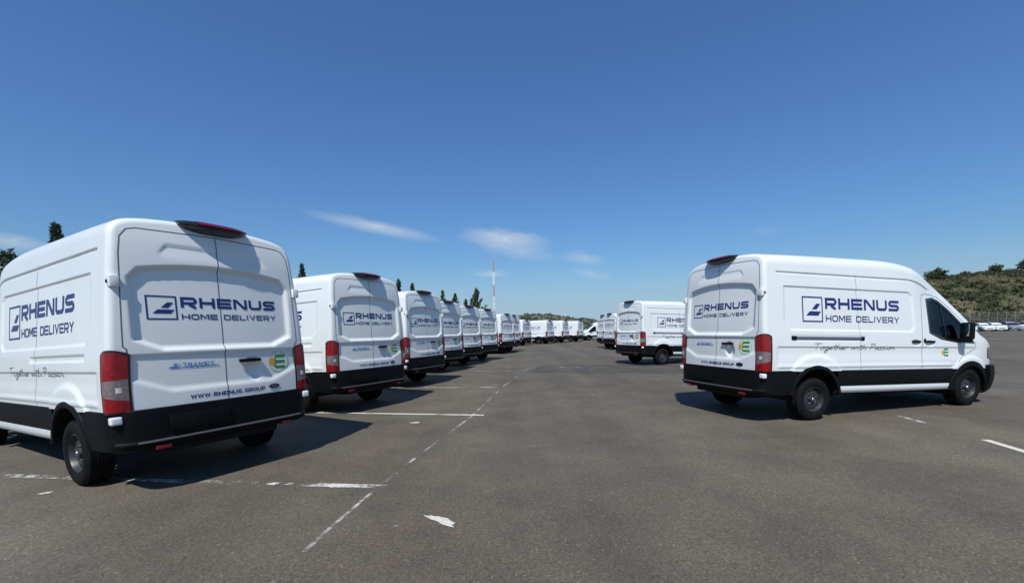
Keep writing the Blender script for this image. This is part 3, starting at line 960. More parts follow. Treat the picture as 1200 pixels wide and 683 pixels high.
    nx_ = lambda z, y, o: float(np.interp(z, [0.86, 0.90, 0.96, 1.06, 1.20], [5.885, 5.875, 5.835, 5.765, 5.655])) + o - 0.10 * (y / 0.5) ** 2 * 0.35
    def nose_patch(z0, z1, y1, o):
        zs_, ys_ = np.linspace(z0, z1, 6), np.linspace(-y1, y1, 13)
        vs = [(nx_(z, y, o), y, z) for z in zs_ for y in ys_] + [(nx_(z, y, o - 0.05), y, z) for z in (z0, z1) for y in ys_]
        fs = grid_faces(6, 13)
        fs += [(q, q + 1, 78 + q + 1, 78 + q)[::-1] for q in range(12)] + [(65 + q, 65 + q + 1, 91 + q + 1, 91 + q) for q in range(12)]
        return vs, fs
    gr = mk('grille', [(*nose_patch(0.87, 1.11, 0.50, 0.020), M['gloss_black'])], root)
    for z in (0.92, 0.99, 1.06):
        mk('grille_bar', [(*nose_patch(z - 0.008, z + 0.008, 0.46, 0.028), M['chrome'])], gr)
    for side in (1, -1):
        vs = []
        for i in range(11):
            x = 5.40 + 0.39 * i / 10
            for j in range(7):
                z = 0.95 + (0.20 - 0.06 * i / 10) * j / 6 + 0.06 * (1 - i / 10)
                z = min(z, float(ztop(x)) - 0.06)
                vs.append((x, side * (float(wside(x, z)) + 0.012), z))
        mk('headlight', [(vs, grid_faces(11, 7, flip=side > 0), M['clear'])], root)
    # windscreen, cab
    ws = mk('windscreen', [(*sub(V, reg['screen'], (0.0, 0, -0.006)), M['glass'])], root, sharp=None)
    mk('cab_floor', [(*box(3.62, 5.3, -0.94, 0.94, 0.78, 0.84), M['dark'])], root, smooth=False)
    mk('bulkhead', [(*box(3.56, 3.60, -0.83, 0.83, 0.84, 2.10), M['board'])], root, smooth=False)
    d1 = box(4.72, 5.15, -0.92, 0.92, 0.84, 1.34, 0.07, 3)
    mk('dashboard', [(*d1, M['black'])], root)
    for y in (0.45, -0.45):
        g = merge(box(3.85, 4.35, y - 0.24, y + 0.24, 1.05, 1.22, 0.05), box(3.72, 3.86, y - 0.24, y + 0.24, 1.15, 1.72, 0.05), box(3.74, 3.83, y - 0.13, y + 0.13, 1.74, 1.93, 0.03))
        mk('seat', [(*g, M['fabric'])], root)
    vs, fs = [], []
    for k in range(24):
        a = 2 * math.pi * k / 24
        for q in range(6):
            b = 2 * math.pi * q / 6
            r = 0.18 + 0.016 * math.cos(b)
            vs.append((4.62 + 0.016 * math.sin(b) - 0.08 * math.sin(a), 0.45 + r * math.cos(a), 1.36 + r * math.sin(a) * 0.85))
    for k in range(24):
        for q in range(6):
            fs.append((k * 6 + q, k * 6 + (q + 1) % 6, ((k + 1) % 24) * 6 + (q + 1) % 6, ((k + 1) % 24) * 6 + q))
    mk('steering_wheel', [(vs, fs, M['black'])], root)
    mk('roof_antenna', [(*box(3.17, 3.27, -0.30, -0.24, 2.68, 2.775, 0.02), M['black'])], root)
    g = merge(box(0.16, 5.5, -0.60, 0.60, 0.34, 0.66), box(1.64, 4.34, -0.93, 0.93, 0.42, 0.62), box(0.10, 0.60, -0.93, 0.93, 0.45, 0.70), box(0.14, 0.17, -0.85, 0.85, 0.70, 0.84))
    mk('underbody', [(*g, M['dark'])], root, smooth=False)
    RAKE_ON[0] = False
    for x in (AX_R, AX_F):
        for side in (1, -1): wheel(root, x, side)
    mk('axle', [(*tube((AX_R, -0.75, 0.34), (AX_R, 0.75, 0.34), 0.06, 0.06, 10), M['dark'])], root)
    mk('axle', [(*tube((AX_F, -0.75, 0.34), (AX_F, 0.75, 0.34), 0.05, 0.05, 10), M['dark'])], root)
    return root

def copy_tree(o, parent=None):
    c = o.copy()
    C.objects.link(c)
    if parent is not None: c.parent = parent
    for ch in list(KIDS.get(o.name, ())): copy_tree(ch, c)
    return c
van0 = make_van()
KIDS = {}
for o in list(C.objects):
    if o.parent is not None: KIDS.setdefault(o.parent.name, []).append(o)

# rear bumper centre (x, y) and heading in degrees
VANS = [
    (-3.156, 4.760, 150.85, 'largest white delivery van, at the left edge and cut off by the frame'),
    (3.470, 7.586, 16.07, 'lone white delivery van on the right with its whole side and cab in view'),
    (-2.839, 8.792, 152.3, 'white delivery van second in the left row, right behind the largest one'),
    (-2.496, 12.645, 157.0, 'white delivery van third in the left row, counting from the largest one'),
    (-2.42, 16.746, 155.2, 'white delivery van fourth in the left row, counting from the largest one'),
    (-1.96, 19.972, 152.2, 'white delivery van fifth in the left row, below the tallest cypress'),
    (-1.315, 23.050, 151.0, 'white delivery van sixth in the left row, just left of the red and white mast'),
    (-0.409, 29.837, 151.5, 'white delivery van seventh in the left row, just right of the mast'),
    (0.049, 32.339, 151.0, 'white delivery van eighth in the left row, mostly hidden by the seventh'),
    (1.35, 45.5, 151.0, 'white delivery van in front of the dark bush where the far row bends'),
    (4.15, 49.9, 150.0, 'white delivery van first right of the dark bush in the far line'),
    (6.32, 53.2, 150.0, 'white delivery van second right of the dark bush in the far line'),
    (8.72, 57.0, 150.0, 'white delivery van closing the far line, its tail beside a left-pointing van'),
    (4.807, 18.737, 21.5, 'white delivery van second on the right, its front hidden behind the lone large van'),
    (6.984, 32.688, 17.0, 'white delivery van third on the right, showing only its tail beside the second'),
    (7.117, 35.942, 16.5, 'white delivery van fourth on the right, only a sliver of its tail showing'),
    (15.2, 63.7, 188.0, 'white delivery van at the aisle end, pointing left, its cab window showing'),
]
for i, (x, y, a, lab) in enumerate(VANS):
    v = van0 if i == 0 else copy_tree(van0)
    v.location = (x, y, 0)
    v.rotation_euler = (0, 0, R(a))
    tag(v, lab, 'van', 'white delivery vans')

# ------------------------------------------------------------------ ground
def nodes_of(m): return m.node_tree.nodes, m.node_tree.links
def tex(m, kind, scale, vec=None, **k):
    N, L = nodes_of(m)
    n = N.new(kind)
    n.inputs['Scale'].default_value = scale
    for a, b in k.items():
        n.inputs[a].default_value = b
    if vec is not None: L.new(vec, n.inputs['Vector'])
    return n
def ramp(m, src, stops):
    N, L = nodes_of(m)
    r = N.new('ShaderNodeValToRGB')
    e = r.color_ramp.elements
    while len(e) < len(stops): e.new(0.5)
    for q, (p, c) in zip(e, stops):
        q.position = p
        q.color = (*c, 1) if len(c) == 3 else c
    L.new(src, r.inputs[0])
    return r.outputs[0]
def mixc(m, a, b, f, mode='MIX'):
    N, L = nodes_of(m)
    n = N.new('ShaderNodeMix')
    n.data_type = 'RGBA'
    n.blend_type = mode
    for s, v in (('A', a), ('B', b)):
        if isinstance(v, tuple): n.inputs[s].default_value = (*v, 1)
        else: L.new(v, n.inputs[s])
    if isinstance(f, (int, float)): n.inputs['Factor'].default_value = f
    else: L.new(f, n.inputs['Factor'])
    return n.outputs['Result']
def asphalt(name, c0, c1, c2, stain=0.5):
    m = mat(name, c1, 0.88, spec=0.3)
    N, L = nodes_of(m)
    p = N['Principled BSDF']
    g = N.new('ShaderNodeNewGeometry')
    pos = g.outputs['Position']
    big = tex(m, 'ShaderNodeTexNoise', 0.16, pos, Detail=5.0, Roughness=0.55)
    col = ramp(m, big.outputs['Fac'], [(0.32, c0), (0.5, c1), (0.68, c2)])
    mid = tex(m, 'ShaderNodeTexNoise', 1.1, pos, Detail=6.0, Roughness=0.6)
    col = mixc(m, col, ramp(m, mid.outputs['Fac'], [(0.3, (0.74, 0.74, 0.75)), (0.7, (1.2, 1.19, 1.18))]), 0.8, 'MULTIPLY')
    # aggregate
    fine = tex(m, 'ShaderNodeTexVoronoi', 95.0, pos)
    bw = N.new('ShaderNodeRGBToBW'); L.new(fine.outputs['Color'], bw.inputs[0])
    col = mixc(m, col, ramp(m, bw.outputs[0], [(0.10, (0.5, 0.5, 0.5)), (0.40, (0.92, 0.92, 0.92)), (0.75, (1.18, 1.17, 1.16)), (0.90, (1.6, 1.57, 1.52)), (0.985, (3.2, 3.1, 3.0))]), 0.72, 'MULTIPLY')
    f2 = tex(m, 'ShaderNodeTexNoise', 34.0, pos, Detail=4.0, Roughness=0.7)
    col = mixc(m, col, ramp(m, f2.outputs['Fac'], [(0.3, (0.72, 0.72, 0.72)), (0.7, (1.28, 1.28, 1.28))]), 0.7, 'MULTIPLY')
    # oil spots and pale scuffs
    sp_ = tex(m, 'ShaderNodeTexVoronoi', 0.55, pos, Randomness=1.0)
    dk = ramp(m, sp_.outputs['Distance'], [(0.03, (0.55, 0.55, 0.56)), (0.12, (1, 1, 1))])
    col = mixc(m, col, dk, stain, 'MULTIPLY')
    sc = tex(m, 'ShaderNodeTexNoise', 2.6, pos, Detail=8.0, Roughness=0.75)
    pale = ramp(m, sc.outputs['Fac'], [(0.70, (0, 0, 0)), (0.80, (1, 1, 1))])
    N2 = N.new('ShaderNodeRGBToBW'); L.new(pale, N2.inputs[0])
    fac = N.new('ShaderNodeMath'); fac.operation = 'MULTIPLY'; fac.inputs[1].default_value = 0.35
    L.new(N2.outputs[0], fac.inputs[0])
    col = mixc(m, col, (0.26, 0.25, 0.23), fac.outputs[0])
    # fine cracks
    wv = tex(m, 'ShaderNodeTexNoise', 0.9, pos, Detail=4.0)
    add = N.new('ShaderNodeVectorMath'); add.operation = 'ADD'
    L.new(pos, add.inputs[0]); L.new(wv.outputs['Color'], add.inputs[1])
    ck = N.new('ShaderNodeTexVoronoi'); ck.feature = 'DISTANCE_TO_EDGE'; ck.inputs['Scale'].default_value = 0.28
    L.new(add.outputs[0], ck.inputs['Vector'])
    col = mixc(m, col, ramp(m, ck.outputs['Distance'], [(0.0015, (0.55, 0.55, 0.55)), (0.006, (1, 1, 1))]), 0.25, 'MULTIPLY')
    # broad brown and grey areas, and long darker wheel lanes
    br = tex(m, 'ShaderNodeTexNoise', 0.055, pos, Detail=3.0, Roughness=0.5)
    col = mixc(m, col, ramp(m, br.outputs['Fac'], [(0.40, (1.035, 0.995, 0.975)), (0.60, (0.97, 0.99, 1.01))]), 1.0, 'MULTIPLY')
    mp_ = N.new('ShaderNodeMapping')
    mp_.inputs['Rotation'].default_value = (0, 0, R(10))
    mp_.inputs['Scale'].default_value = (0.62, 0.030, 1)
    L.new(pos, mp_.inputs['Vector'])
    ln_ = tex(m, 'ShaderNodeTexNoise', 1.0, mp_.outputs[0], Detail=4.0, Roughness=0.55)
    col = mixc(m, col, ramp(m, ln_.outputs['Fac'], [(0.36, (0.86, 0.865, 0.87)), (0.58, (1.05, 1.05, 1.05))]), 1.0, 'MULTIPLY')
    L.new(col, p.inputs['Base Color'])
    b = N.new('ShaderNodeBump')
    b.inputs['Strength'].default_value = 0.4
    b.inputs['Distance'].default_value = 0.005
    L.new(bw.outputs[0], b.inputs['Height'])
    L.new(b.outputs[0], p.inputs['Normal'])
    return m
M['asphalt'] = asphalt('asphalt', (0.092, 0.078, 0.060), (0.109, 0.097, 0.0735), (0.124, 0.115, 0.091))
M['asphalt_dark'] = asphalt('asphalt_dark', (0.066, 0.061, 0.051), (0.075, 0.069, 0.058), (0.086, 0.080, 0.068), 0.3)
vs = [(-1500, -300, 0), (1500, -300, 0), (1500, 2500, 0), (-1500, 2500, 0)]
tag(mk('ground', [(vs, [(0, 1, 2, 3)], M['asphalt'])], smooth=False), kind='structure')

def sheet(name, pts, z, m, parent=None):
    return mk(name, [([(x, y, z) for x, y in pts], [tuple(range(len(pts)))], m)], parent, smooth=False)
def ragged(pts, n, amp, seed):
    rnd = random.Random(seed)
    o = []
    k = len(pts)
    for i in range(k):
        a, b = pts[i], pts[(i + 1) % k]
        for s in range(n):
            t = s / n
            o.append((a[0] + (b[0] - a[0]) * t + rnd.uniform(-amp, amp), a[1] + (b[1] - a[1]) * t + rnd.uniform(-amp, amp)))
    return o
tag(sheet('asphalt_strip', ragged([(0.35, 15.9), (5.7, 14.75), (14.5, 12.9), (16.5, 16.2), (7.1, 18.25), (1.25, 19.45)], 12, 0.06, 3), 0.004, M['asphalt_dark']), kind='structure')

# worn paint: a sheet whose paint has flaked through in places
def worn(name, col, lo, hi, scale):
    m = mat(name, col, 0.8)
    N, L = nodes_of(m)
    p = N['Principled BSDF']
    g = N.new('ShaderNodeNewGeometry')
    a = tex(m, 'ShaderNodeTexNoise', scale, g.outputs['Position'], Detail=8.0, Roughness=0.72)
    b = tex(m, 'ShaderNodeTexNoise', 1.7, g.outputs['Position'], Detail=3.0)
    s = N.new('ShaderNodeMath'); s.operation = 'ADD'
    L.new(a.outputs['Fac'], s.inputs[0]); L.new(b.outputs['Fac'], s.inputs[1])
    h = N.new('ShaderNodeMath'); h.operation = 'MULTIPLY'; h.inputs[1].default_value = 0.5
    L.new(s.outputs[0], h.inputs[0])
    f = ramp(m, h.outputs[0], [(lo, (0, 0, 0)), (hi, (1, 1, 1))])
    L.new(f, p.inputs['Alpha'])
    t = tex(m, 'ShaderNodeTexNoise', 40.0, g.outputs['Position'], Detail=3.0)
    L.new(mixc(m, col, ramp(m, t.outputs['Fac'], [(0.3, (0.7, 0.69, 0.67)), (0.7, (1.1, 1.1, 1.1))]), 0.8, 'MULTIPLY'), p.inputs['Base Color'])
    return m
M['line'] = worn('worn_line_paint', (0.50, 0.49, 0.46), 0.47, 0.56, 8.0)
M['lane_line'] = worn('worn_lane_paint', (0.46, 0.45, 0.42), 0.485, 0.575, 9.0)
M['line_faint'] = worn('faint_line_paint', (0.40, 0.39, 0.37), 0.505, 0.575, 9.0)
M['blob'] = worn('spilled_paint', (0.60, 0.57, 0.50), 0.37, 0.47, 9.0)
def strip(pts, w, z, m, name):
    vs, fs = ribbon(pts, w, False, 0.5)
    return tag(mk(name, [([(x, y, z) for x, y in vs], fs, m)], smooth=False), kind='structure')
LANE = [(-1.52, 3.05), (-1.50, 3.35), (-1.40, 4.25), (-1.22, 5.49), (-0.83, 7.75), (-0.36, 12.0), (0.55, 18.0)]
strip(LANE, 0.036, 0.0045, M['lane_line'], 'lane_marking')
strip([(-1.56, 2.1), (-1.521, 3.04)], 0.036, 0.0045, M['line_faint'], 'lane_marking')
strip([(-1.33, 4.262), (-3.31, 4.50), (-5.88, 4.85), (-8.5, 5.2)], 0.10, 0.005, M['line'], 'bay_marking')
strip([(-0.60, 7.905), (-2.4, 8.22), (-4.22, 8.55), (-7.6, 9.2)], 0.095, 0.005, M['blob'], 'bay_marking')
strip([(-0.6, 11.86), (-2.0, 12.03), (-3.7, 12.28), (-6, 12.6)], 0.10, 0.005, M['line'], 'bay_marking')
strip([(0.3, 16.6), (-3.0, 17.1)], 0.10, 0.005, M['line_faint'], 'bay_marking')
strip([(5.9, 4.35), (6.02, 5.05), (6.15, 5.6)], 0.10, 0.0045, M['blob'], 'bay_marking')
strip([(6.17, 5.66), (6.26, 6.09), (6.36, 6.86), (6.45, 7.4)], 0.09, 0.0045, M['line_faint'], 'bay_marking')
strip([(-4.5, 18.9), (6.2, 17.0)], 0.10, 0.0085, M['line_faint'], 'bay_marking')
def blob(cx, cy, L, w, ang, seed, m, name='paint_splash', z=0.0055):
    rnd = random.Random(seed)
    pts = []
    for k in range(26):
        a = 2 * math.pi * k / 26
        r = 1 + rnd.uniform(-0.28, 0.28)
        x, y = L * r * math.cos(a), w * r * math.sin(a) * (1 + 0.5 * math.cos(a))
        pts.append((cx + x * math.cos(ang) - y * math.sin(ang), cy + x * math.sin(ang) + y * math.cos(ang)))
    return tag(sheet(name, pts, z, m), kind='structure')
blob(-0.64, 3.46, 0.18, 0.042, math.atan2(-0.22, 0.30), 4, M['blob'])
blob(-1.87, 4.31, 0.13, 0.038, -0.12, 5, M['blob'])
blob(-2.55, 4.405, 0.06, 0.03, 0.1, 6, M['blob'])
blob(-2.37, 4.39, 0.05, 0.02, 0.3, 16, M['blob'])
blob(-1.75, 7.35, 0.10, 0.05, 0.2, 7, M['blob'])
blob(-4.75, 4.25, 0.06, 0.03, 0.5, 8, M['blob'])
rnd = random.Random(11)
for k in range(12):
    blob(rnd.uniform(-2.2, 5.5), rnd.uniform(3.2, 14), rnd.uniform(0.012, 0.03), rnd.uniform(0.01, 0.02), rnd.uniform(0, 3), 100 + k, M['line'], 'paint_speck')
for x, y in ((-1.0, 18.3), (0.6, 18.05), (1.9, 18.0), (3.6, 17.5), (4.2, 17.3), (2.9, 16.5), (1.0, 17.4)):
    blob(x, y, 0.09, 0.055, 0.2, int(x * 10) + 50, M['line'], 'paint_speck', 0.009)

# ------------------------------------------------------------------ mast
ms = empty('striped_mast', (-2.89, 62.0, 0))
tag(ms, 'tall thin red and white banded mast rising behind the left row of vans', 'mast')
M['mast_red'] = mat('mast_red', (0.44, 0.29, 0.27), 0.6)
M['mast_white'] = mat('mast_white', (0.75, 0.75, 0.74), 0.6)
hb = [0, 2.2, 3.4, 4.6, 6.5, 8.1, 9.9, 11.6]
for k in range(7):
    c = M['mast_white'] if k % 2 == 1 else M['mast_red']
    z0, z1 = hb[k], hb[k + 1]
    g = []
    r = 0.135 - 0.045 * k / 6
    for q in range(3):
        a = 2 * math.pi * q / 3 + 0.3
        a2 = a + 2 * math.pi / 3
        p = lambda aa, z: (r * math.cos(aa), r * math.sin(aa), z)
        g.append((*tube(p(a, z0), p(a, z1), 0.036, 0.036, 6), c))
        nst = 4
        for s in range(nst):
            za, zb_ = z0 + (z1 - z0) * s / nst, z0 + (z1 - z0) * (s + 1) / nst
            g.append((*tube(p(a, za), p(a2, zb_), 0.02, 0.02, 5), c))
    mk('mast_section', g, ms)
g = [(*tube((0, 0, 11.55), (0, 0, 11.95), 0.03, 0.012, 6), M['mast_red'])]
mk('mast_tip', g, ms)

# ------------------------------------------------------------------ trees
def leaf_mat(name, c0, c1, lo=0.6, hi=1.4):
    m = mat(name, c0, 0.75, spec=0.25)
    N, L = nodes_of(m)
    p = N['Principled BSDF']
    g = N.new('ShaderNodeNewGeometry')
    n = tex(m, 'ShaderNodeTexNoise', 1.6, g.outputs['Position'], Detail=4.0)
    col = ramp(m, n.outputs['Fac'], [(0.35, c0), (0.65, c1)])
    wn2 = N.new('ShaderNodeTexWhiteNoise')
    L.new(g.outputs['Random Per Island'], wn2.inputs['Vector'])
    L.new(mixc(m, col, ramp(m, g.outputs['Random Per Island'], [(0, (lo, lo, lo)), (1, (hi, hi, hi * 0.95))]), 1.0, 'MULTIPLY'), p.inputs['Base Color'])
    return m
M['conifer'] = leaf_mat('conifer_foliage', (0.052, 0.080, 0.050), (0.095, 0.130, 0.076))
M['broad'] = leaf_mat('tree_foliage', (0.045, 0.066, 0.034), (0.085, 0.108, 0.055))
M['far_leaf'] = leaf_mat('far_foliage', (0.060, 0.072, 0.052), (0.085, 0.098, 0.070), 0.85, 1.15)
M['scrub'] = leaf_mat('scrub_foliage', (0.036, 0.046, 0.024), (0.088, 0.098, 0.050))
M['bark'] = noise_tint(mat('bark', (0.10, 0.075, 0.05), 0.9), 12, 0.35)
def leaves(spots, size, rnd, upright=0.0, n=4, squash=1.0):
    """clumps of small leaf faces: spots [(p, radius)]"""
    V, F = [], []
    for p, r in spots:
        for _ in range(n):
            d = Vector((rnd.gauss(0, 1), rnd.gauss(0, 1), rnd.gauss(0, 1)))
            d = d / max(d.length, 1e-3) * r * rnd.random() ** 0.4
            d.z *= squash
            c = Vector(p) + d
            a = Vector((rnd.gauss(0, 1), rnd.gauss(0, 1), rnd.gauss(0, 1) + upright)).normalized()
            b = a.orthogonal().normalized()
            b.rotate(Matrix.Rotation(rnd.uniform(0, 6.28), 3, a))
            s = size * rnd.uniform(0.6, 1.4)
            o = len(V)
            V += [tuple(c - b * s * .35), tuple(c + b * s * .35), tuple(c + a * s + b * s * .1)]
            F.append((o, o + 1, o + 2))
    return V, F
def tree(name, x, y, h, w, kind, label, seed, group=None, z=0.0):
    rnd = random.Random(seed)
    r = empty(name, (x, y, z))
    tag(r, label, 'tree', group)
    tr = 0.10 + h * 0.012
    g = [(*tube((0, 0, -0.3), (0.05 * w, 0, h * 0.55), tr, tr * 0.6, 9), M['bark']), (*tube((0.05 * w, 0, h * 0.55), (0.02, 0, h * 0.93), tr * 0.6, tr * 0.15, 7), M['bark'])]
    spots = []
    if kind in ('cypress', 'pine'):
        slim = kind == 'cypress'
        nbr = int(90 * (h / 6.5))
        for k in range(nbr):
            t = (k + rnd.random()) / nbr
            zz = h * (0.10 + 0.87 * t)
            rad = w / 2 * ((1 - t) ** (1.0 if slim else 0.9)) * rnd.uniform(0.7, 1.08) + 0.05
            a = rnd.uniform(0, 6.283)
            rise = (1.5 if slim else 0.75) * rad + 0.10
            e = (rad * math.cos(a), rad * math.sin(a), zz + rise)
            if k % 3 == 0: g.append((*tube((0.03 * w * (1 - t), 0, zz), e, 0.022, 0.006, 4), M['bark']))
            for q in range(5):
                f = 0.25 + 0.8 * q / 4
                spots.append(((e[0] * f, e[1] * f, zz + rise * f), 0.06 + 0.10 * rad))
        V_, F_ = leaves(spots, 0.19, rnd, 2.0 if slim else 1.4, 10)
        mk('crown', [(V_, F_, M['conifer'])], r, smooth=False)
    else:
        for q in range(10):
            a = 2.4 * q + rnd.uniform(-.4, .4)
            e = (w * 0.36 * math.cos(a), w * 0.36 * math.sin(a), h * rnd.uniform(0.55, 0.85))
            g.append((*tube((0.04 * w, 0, h * rnd.uniform(0.25, 0.5)), e, tr * 0.4, tr * 0.1, 5), M['bark']))
        for k in range(170):
            u = rnd.uniform(-1, 1); a = rnd.uniform(0, 6.283); q = rnd.random() ** 0.45
            rr = math.sqrt(1 - u * u)
            lump = 0.78 + 0.30 * math.sin(3 * a + seed) * math.cos(4 * u + seed)
            spots.append(((w / 2 * rr * math.cos(a) * q * lump, w / 2 * rr * math.sin(a) * q * lump, h * 0.62 + h * 0.38 * u * q * lump), w * 0.075))
        mk('crown', [(*leaves(spots, max(0.16, w * 0.05), rnd, 0.2, 34), M['broad' if kind == 'broad' else 'scrub'])], r, smooth=False)
    mk('trunk', g, r)
    return r
TREES = [
    ('pine_tree', -25.8, 25.0, 8.1, 2.3, 'pine', 'pine treetop showing above the roof of the largest van at left'),
    ('broadleaf_tree', -26.2, 22.6, 6.1, 4.2, 'broad', 'loose branched tree at the left edge of the photo behind the largest van'),
    ('pine_tree', -19.3, 40.0, 8.0, 1.9, 'pine', 'single slim conifer tip between the first and second vans of the left row'),
    ('cypress_tree', -11.85, 45.0, 7.0, 1.7, 'cypress', 'dark cypress tip right of the second left van, the taller of a close pair'),
    ('cypress_tree', -10.95, 47.0, 6.75, 1.7, 'cypress', 'dark cypress tip above the third left van, the shorter of a close pair'),
    ('pine_tree', -10.6, 50.0, 6.3, 1.6, 'pine', 'low conifer tip right behind the brake light of the third left van'),
    ('pine_tree', -9.0, 55.0, 6.75, 2.4, 'pine', 'leaning dark conifer above the fourth van of the left row'),
    ('pine_tree', -7.45, 55.0, 6.35, 2.3, 'pine', 'ragged dark conifer between the fourth and fifth left vans'),
    ('pine_tree', -6.35, 57.0, 5.7, 1.6, 'pine', 'short conifer left of the tallest cypress behind the fifth van'),
    ('pine_tree', -5.75, 59.0, 6.0, 1.7, 'pine', 'slim conifer touching the left side of the tallest cypress'),
    ('cypress_tree', -4.75, 55.0, 6.9, 3.2, 'cypress', 'tallest dark cypress standing left of the red and white mast'),
    ('broadleaf_tree', 1.7, 75.0, 4.3, 3.4, 'broad', 'dark round bush behind the bend of the far vans'),
]
for i, (n, x, y, h, w, k, lab) in enumerate(TREES):
    tree(n, x, y, h, w, k, lab, 40 + i, 'trees behind the left row')

# ------------------------------------------------------------------ hills
def soil(name, c0, c1, c2, s):
    m = mat(name, c1, 0.95, spec=0.1)
    N, L = nodes_of(m)
    p = N['Principled BSDF']
    g = N.new('ShaderNodeNewGeometry')
    a = tex(m, 'ShaderNodeTexNoise', s, g.outputs['Position'], Detail=8.0, Roughness=0.65)
    col = ramp(m, a.outputs['Fac'], [(0.34, c0), (0.5, c1), (0.66, c2)])
    b = tex(m, 'ShaderNodeTexNoise', s * 9, g.outputs['Position'], Detail=5.0, Roughness=0.7)
    col = mixc(m, col, ramp(m, b.outputs['Fac'], [(0.3, (0.6, 0.62, 0.6)), (0.7, (1.35, 1.33, 1.25))]), 0.9, 'MULTIPLY')
    L.new(col, p.inputs['Base Color'])
    return m
M['hill_soil'] = soil('dry_grass_slope', (0.050, 0.060, 0.036), (0.080, 0.084, 0.048), (0.140, 0.126, 0.074), 0.10)
M['far_soil'] = soil('far_scrub_slope', (0.075, 0.084, 0.062), (0.098, 0.102, 0.076), (0.135, 0.128, 0.095), 0.012)  # slope tones lightened, distance haze put into the colour
def hill_h(x, y):
    t = smooth01((y - 90.0) / 42.0)
    prof = 13.6 + 3.8 * smooth01((x - 118) / 42.0) + 3.0 * smooth01((x - 170) / 60.0)
    left = smooth01((x - 58.0) / 56.0)
    und = 0.8 * math.sin(x * 0.13 + 1.0) * math.sin(y * 0.09) + 0.5 * math.sin(x * 0.31) * math.cos(y * 0.27 + x * 0.05)
    ter = 0.5 * math.sin(t * 6.283 * 4) * 0.5
    return float(t * left * (prof + und) + ter * t * left * (1 - t) * 4) - 0.05 * float(1 - t)
xs = np.arange(50, 281, 2.0)
ys = np.arange(89, 190, 1.5)
vs = [(x, y, hill_h(x, y)) for y in ys for x in xs]
tag(mk('hill', [(vs, grid_faces(len(ys), len(xs)), M['hill_soil'])], sharp=None), kind='structure')
def dryness(x, y):
    return math.sin(y * 0.42 + 0.9 * math.sin(x * 0.09) + 0.6) + 0.7 * math.sin(x * 0.15 + y * 0.11) + 0.4 * math.sin(x * 0.41 - y * 0.23)
rnd = random.Random(5)
spots = []
VV, FF = [], []
for k in range(2600):
    x, y = rnd.uniform(62, 190), rnd.uniform(91, 142)
    dry = dryness(x, y)
    if rnd.random() > (0.85 if dry < -0.2 else 0.40 if dry < 0.4 else 0.13): continue
    s = rnd.uniform(0.5, 1.5) * (1.25 if dry < -0.2 else 0.8)
    z = hill_h(x, y)
    if z < 0.2: continue
    s *= 1.0 - 0.35 * float(smooth01((y - 118) / 10))
    sp2 = [((x + rnd.gauss(0, s * .55), y + rnd.gauss(0, s * .55), z + s * rnd.uniform(0.1, 0.75)), s * 0.42) for _ in range(9)]
    v_, f_ = leaves(sp2, 0.36, rnd, 0.3, 13)
    o = len(VV)
    VV += v_; FF += [tuple(i + o for i in f) for f in f_]
tag(mk('hillside_scrub', [(VV, FF, M['scrub'])], smooth=False), 'low green scrub covering the dry hillside at right', 'scrub', kind='stuff')
M['tuft'] = leaf_mat('dry_tuft', (0.105, 0.098, 0.052), (0.160, 0.142, 0.082), 0.8, 1.2)
M['green_tuft'] = leaf_mat('green_tuft', (0.052, 0.068, 0.034), (0.085, 0.098, 0.050), 0.75, 1.25)
for nm_, mt_, cnt, lab in (('dry_grass', 'tuft', 5200, 'dry yellow grass tufts between the scrub on the hillside'), ('green_undergrowth', 'green_tuft', 4200, 'dull green undergrowth between the scrub on the hillside')):
    VV, FF = [], []
    for k in range(cnt):
        x, y = rnd.uniform(75, 180), rnd.uniform(92, 136)
        if (dryness(x, y) + rnd.uniform(-.35, .35) < 0.1) == (nm_ == 'dry_grass'): continue
        z = hill_h(x, y)
        if z < 0.2: continue
        v_, f_ = leaves([((x, y, z + 0.12), 0.45)], 0.42, rnd, 0.9, 9, 0.5)
        o = len(VV)
        VV += v_; FF += [tuple(i + o for i in f) for f in f_]
    tag(mk(nm_, [(VV, FF, M[mt_])], smooth=False), lab, 'grass', kind='stuff')
RIDGE = [
    (126.4, 131.0, 18.1, 6.0, 'round dark tree on the ridge just above the windscreen of the lone right van'),
    (135.4, 131.5, 17.0, 3.2, 'low rounded tree on the ridge, second from the left, right of the big round one'),
    (140.2, 132.0, 17.0, 2.9, 'small tree on the ridge between the low rounded one and the tall clump'),
    (145.0, 132.0, 19.2, 3.6, 'tall clumped tree standing out on the ridge near the right edge'),
    (153.6, 132.0, 20.2, 3.6, 'dark tree on the ridge cut off by the right edge of the photo'),
    (131.2, 131.0, 16.1, 2.4, 'smallest bush on the ridge, beside the big round tree'),
]
for i, (x, y, top, w, lab) in enumerate(RIDGE):
    z = hill_h(x, y) - (1.9 if i == 0 else 1.0)
    tree('ridge_tree', x, y, max(2.0, top - z), w, 'broad' if i != 3 else 'scrubtree', lab, 90 + i, 'trees on the ridge', z)
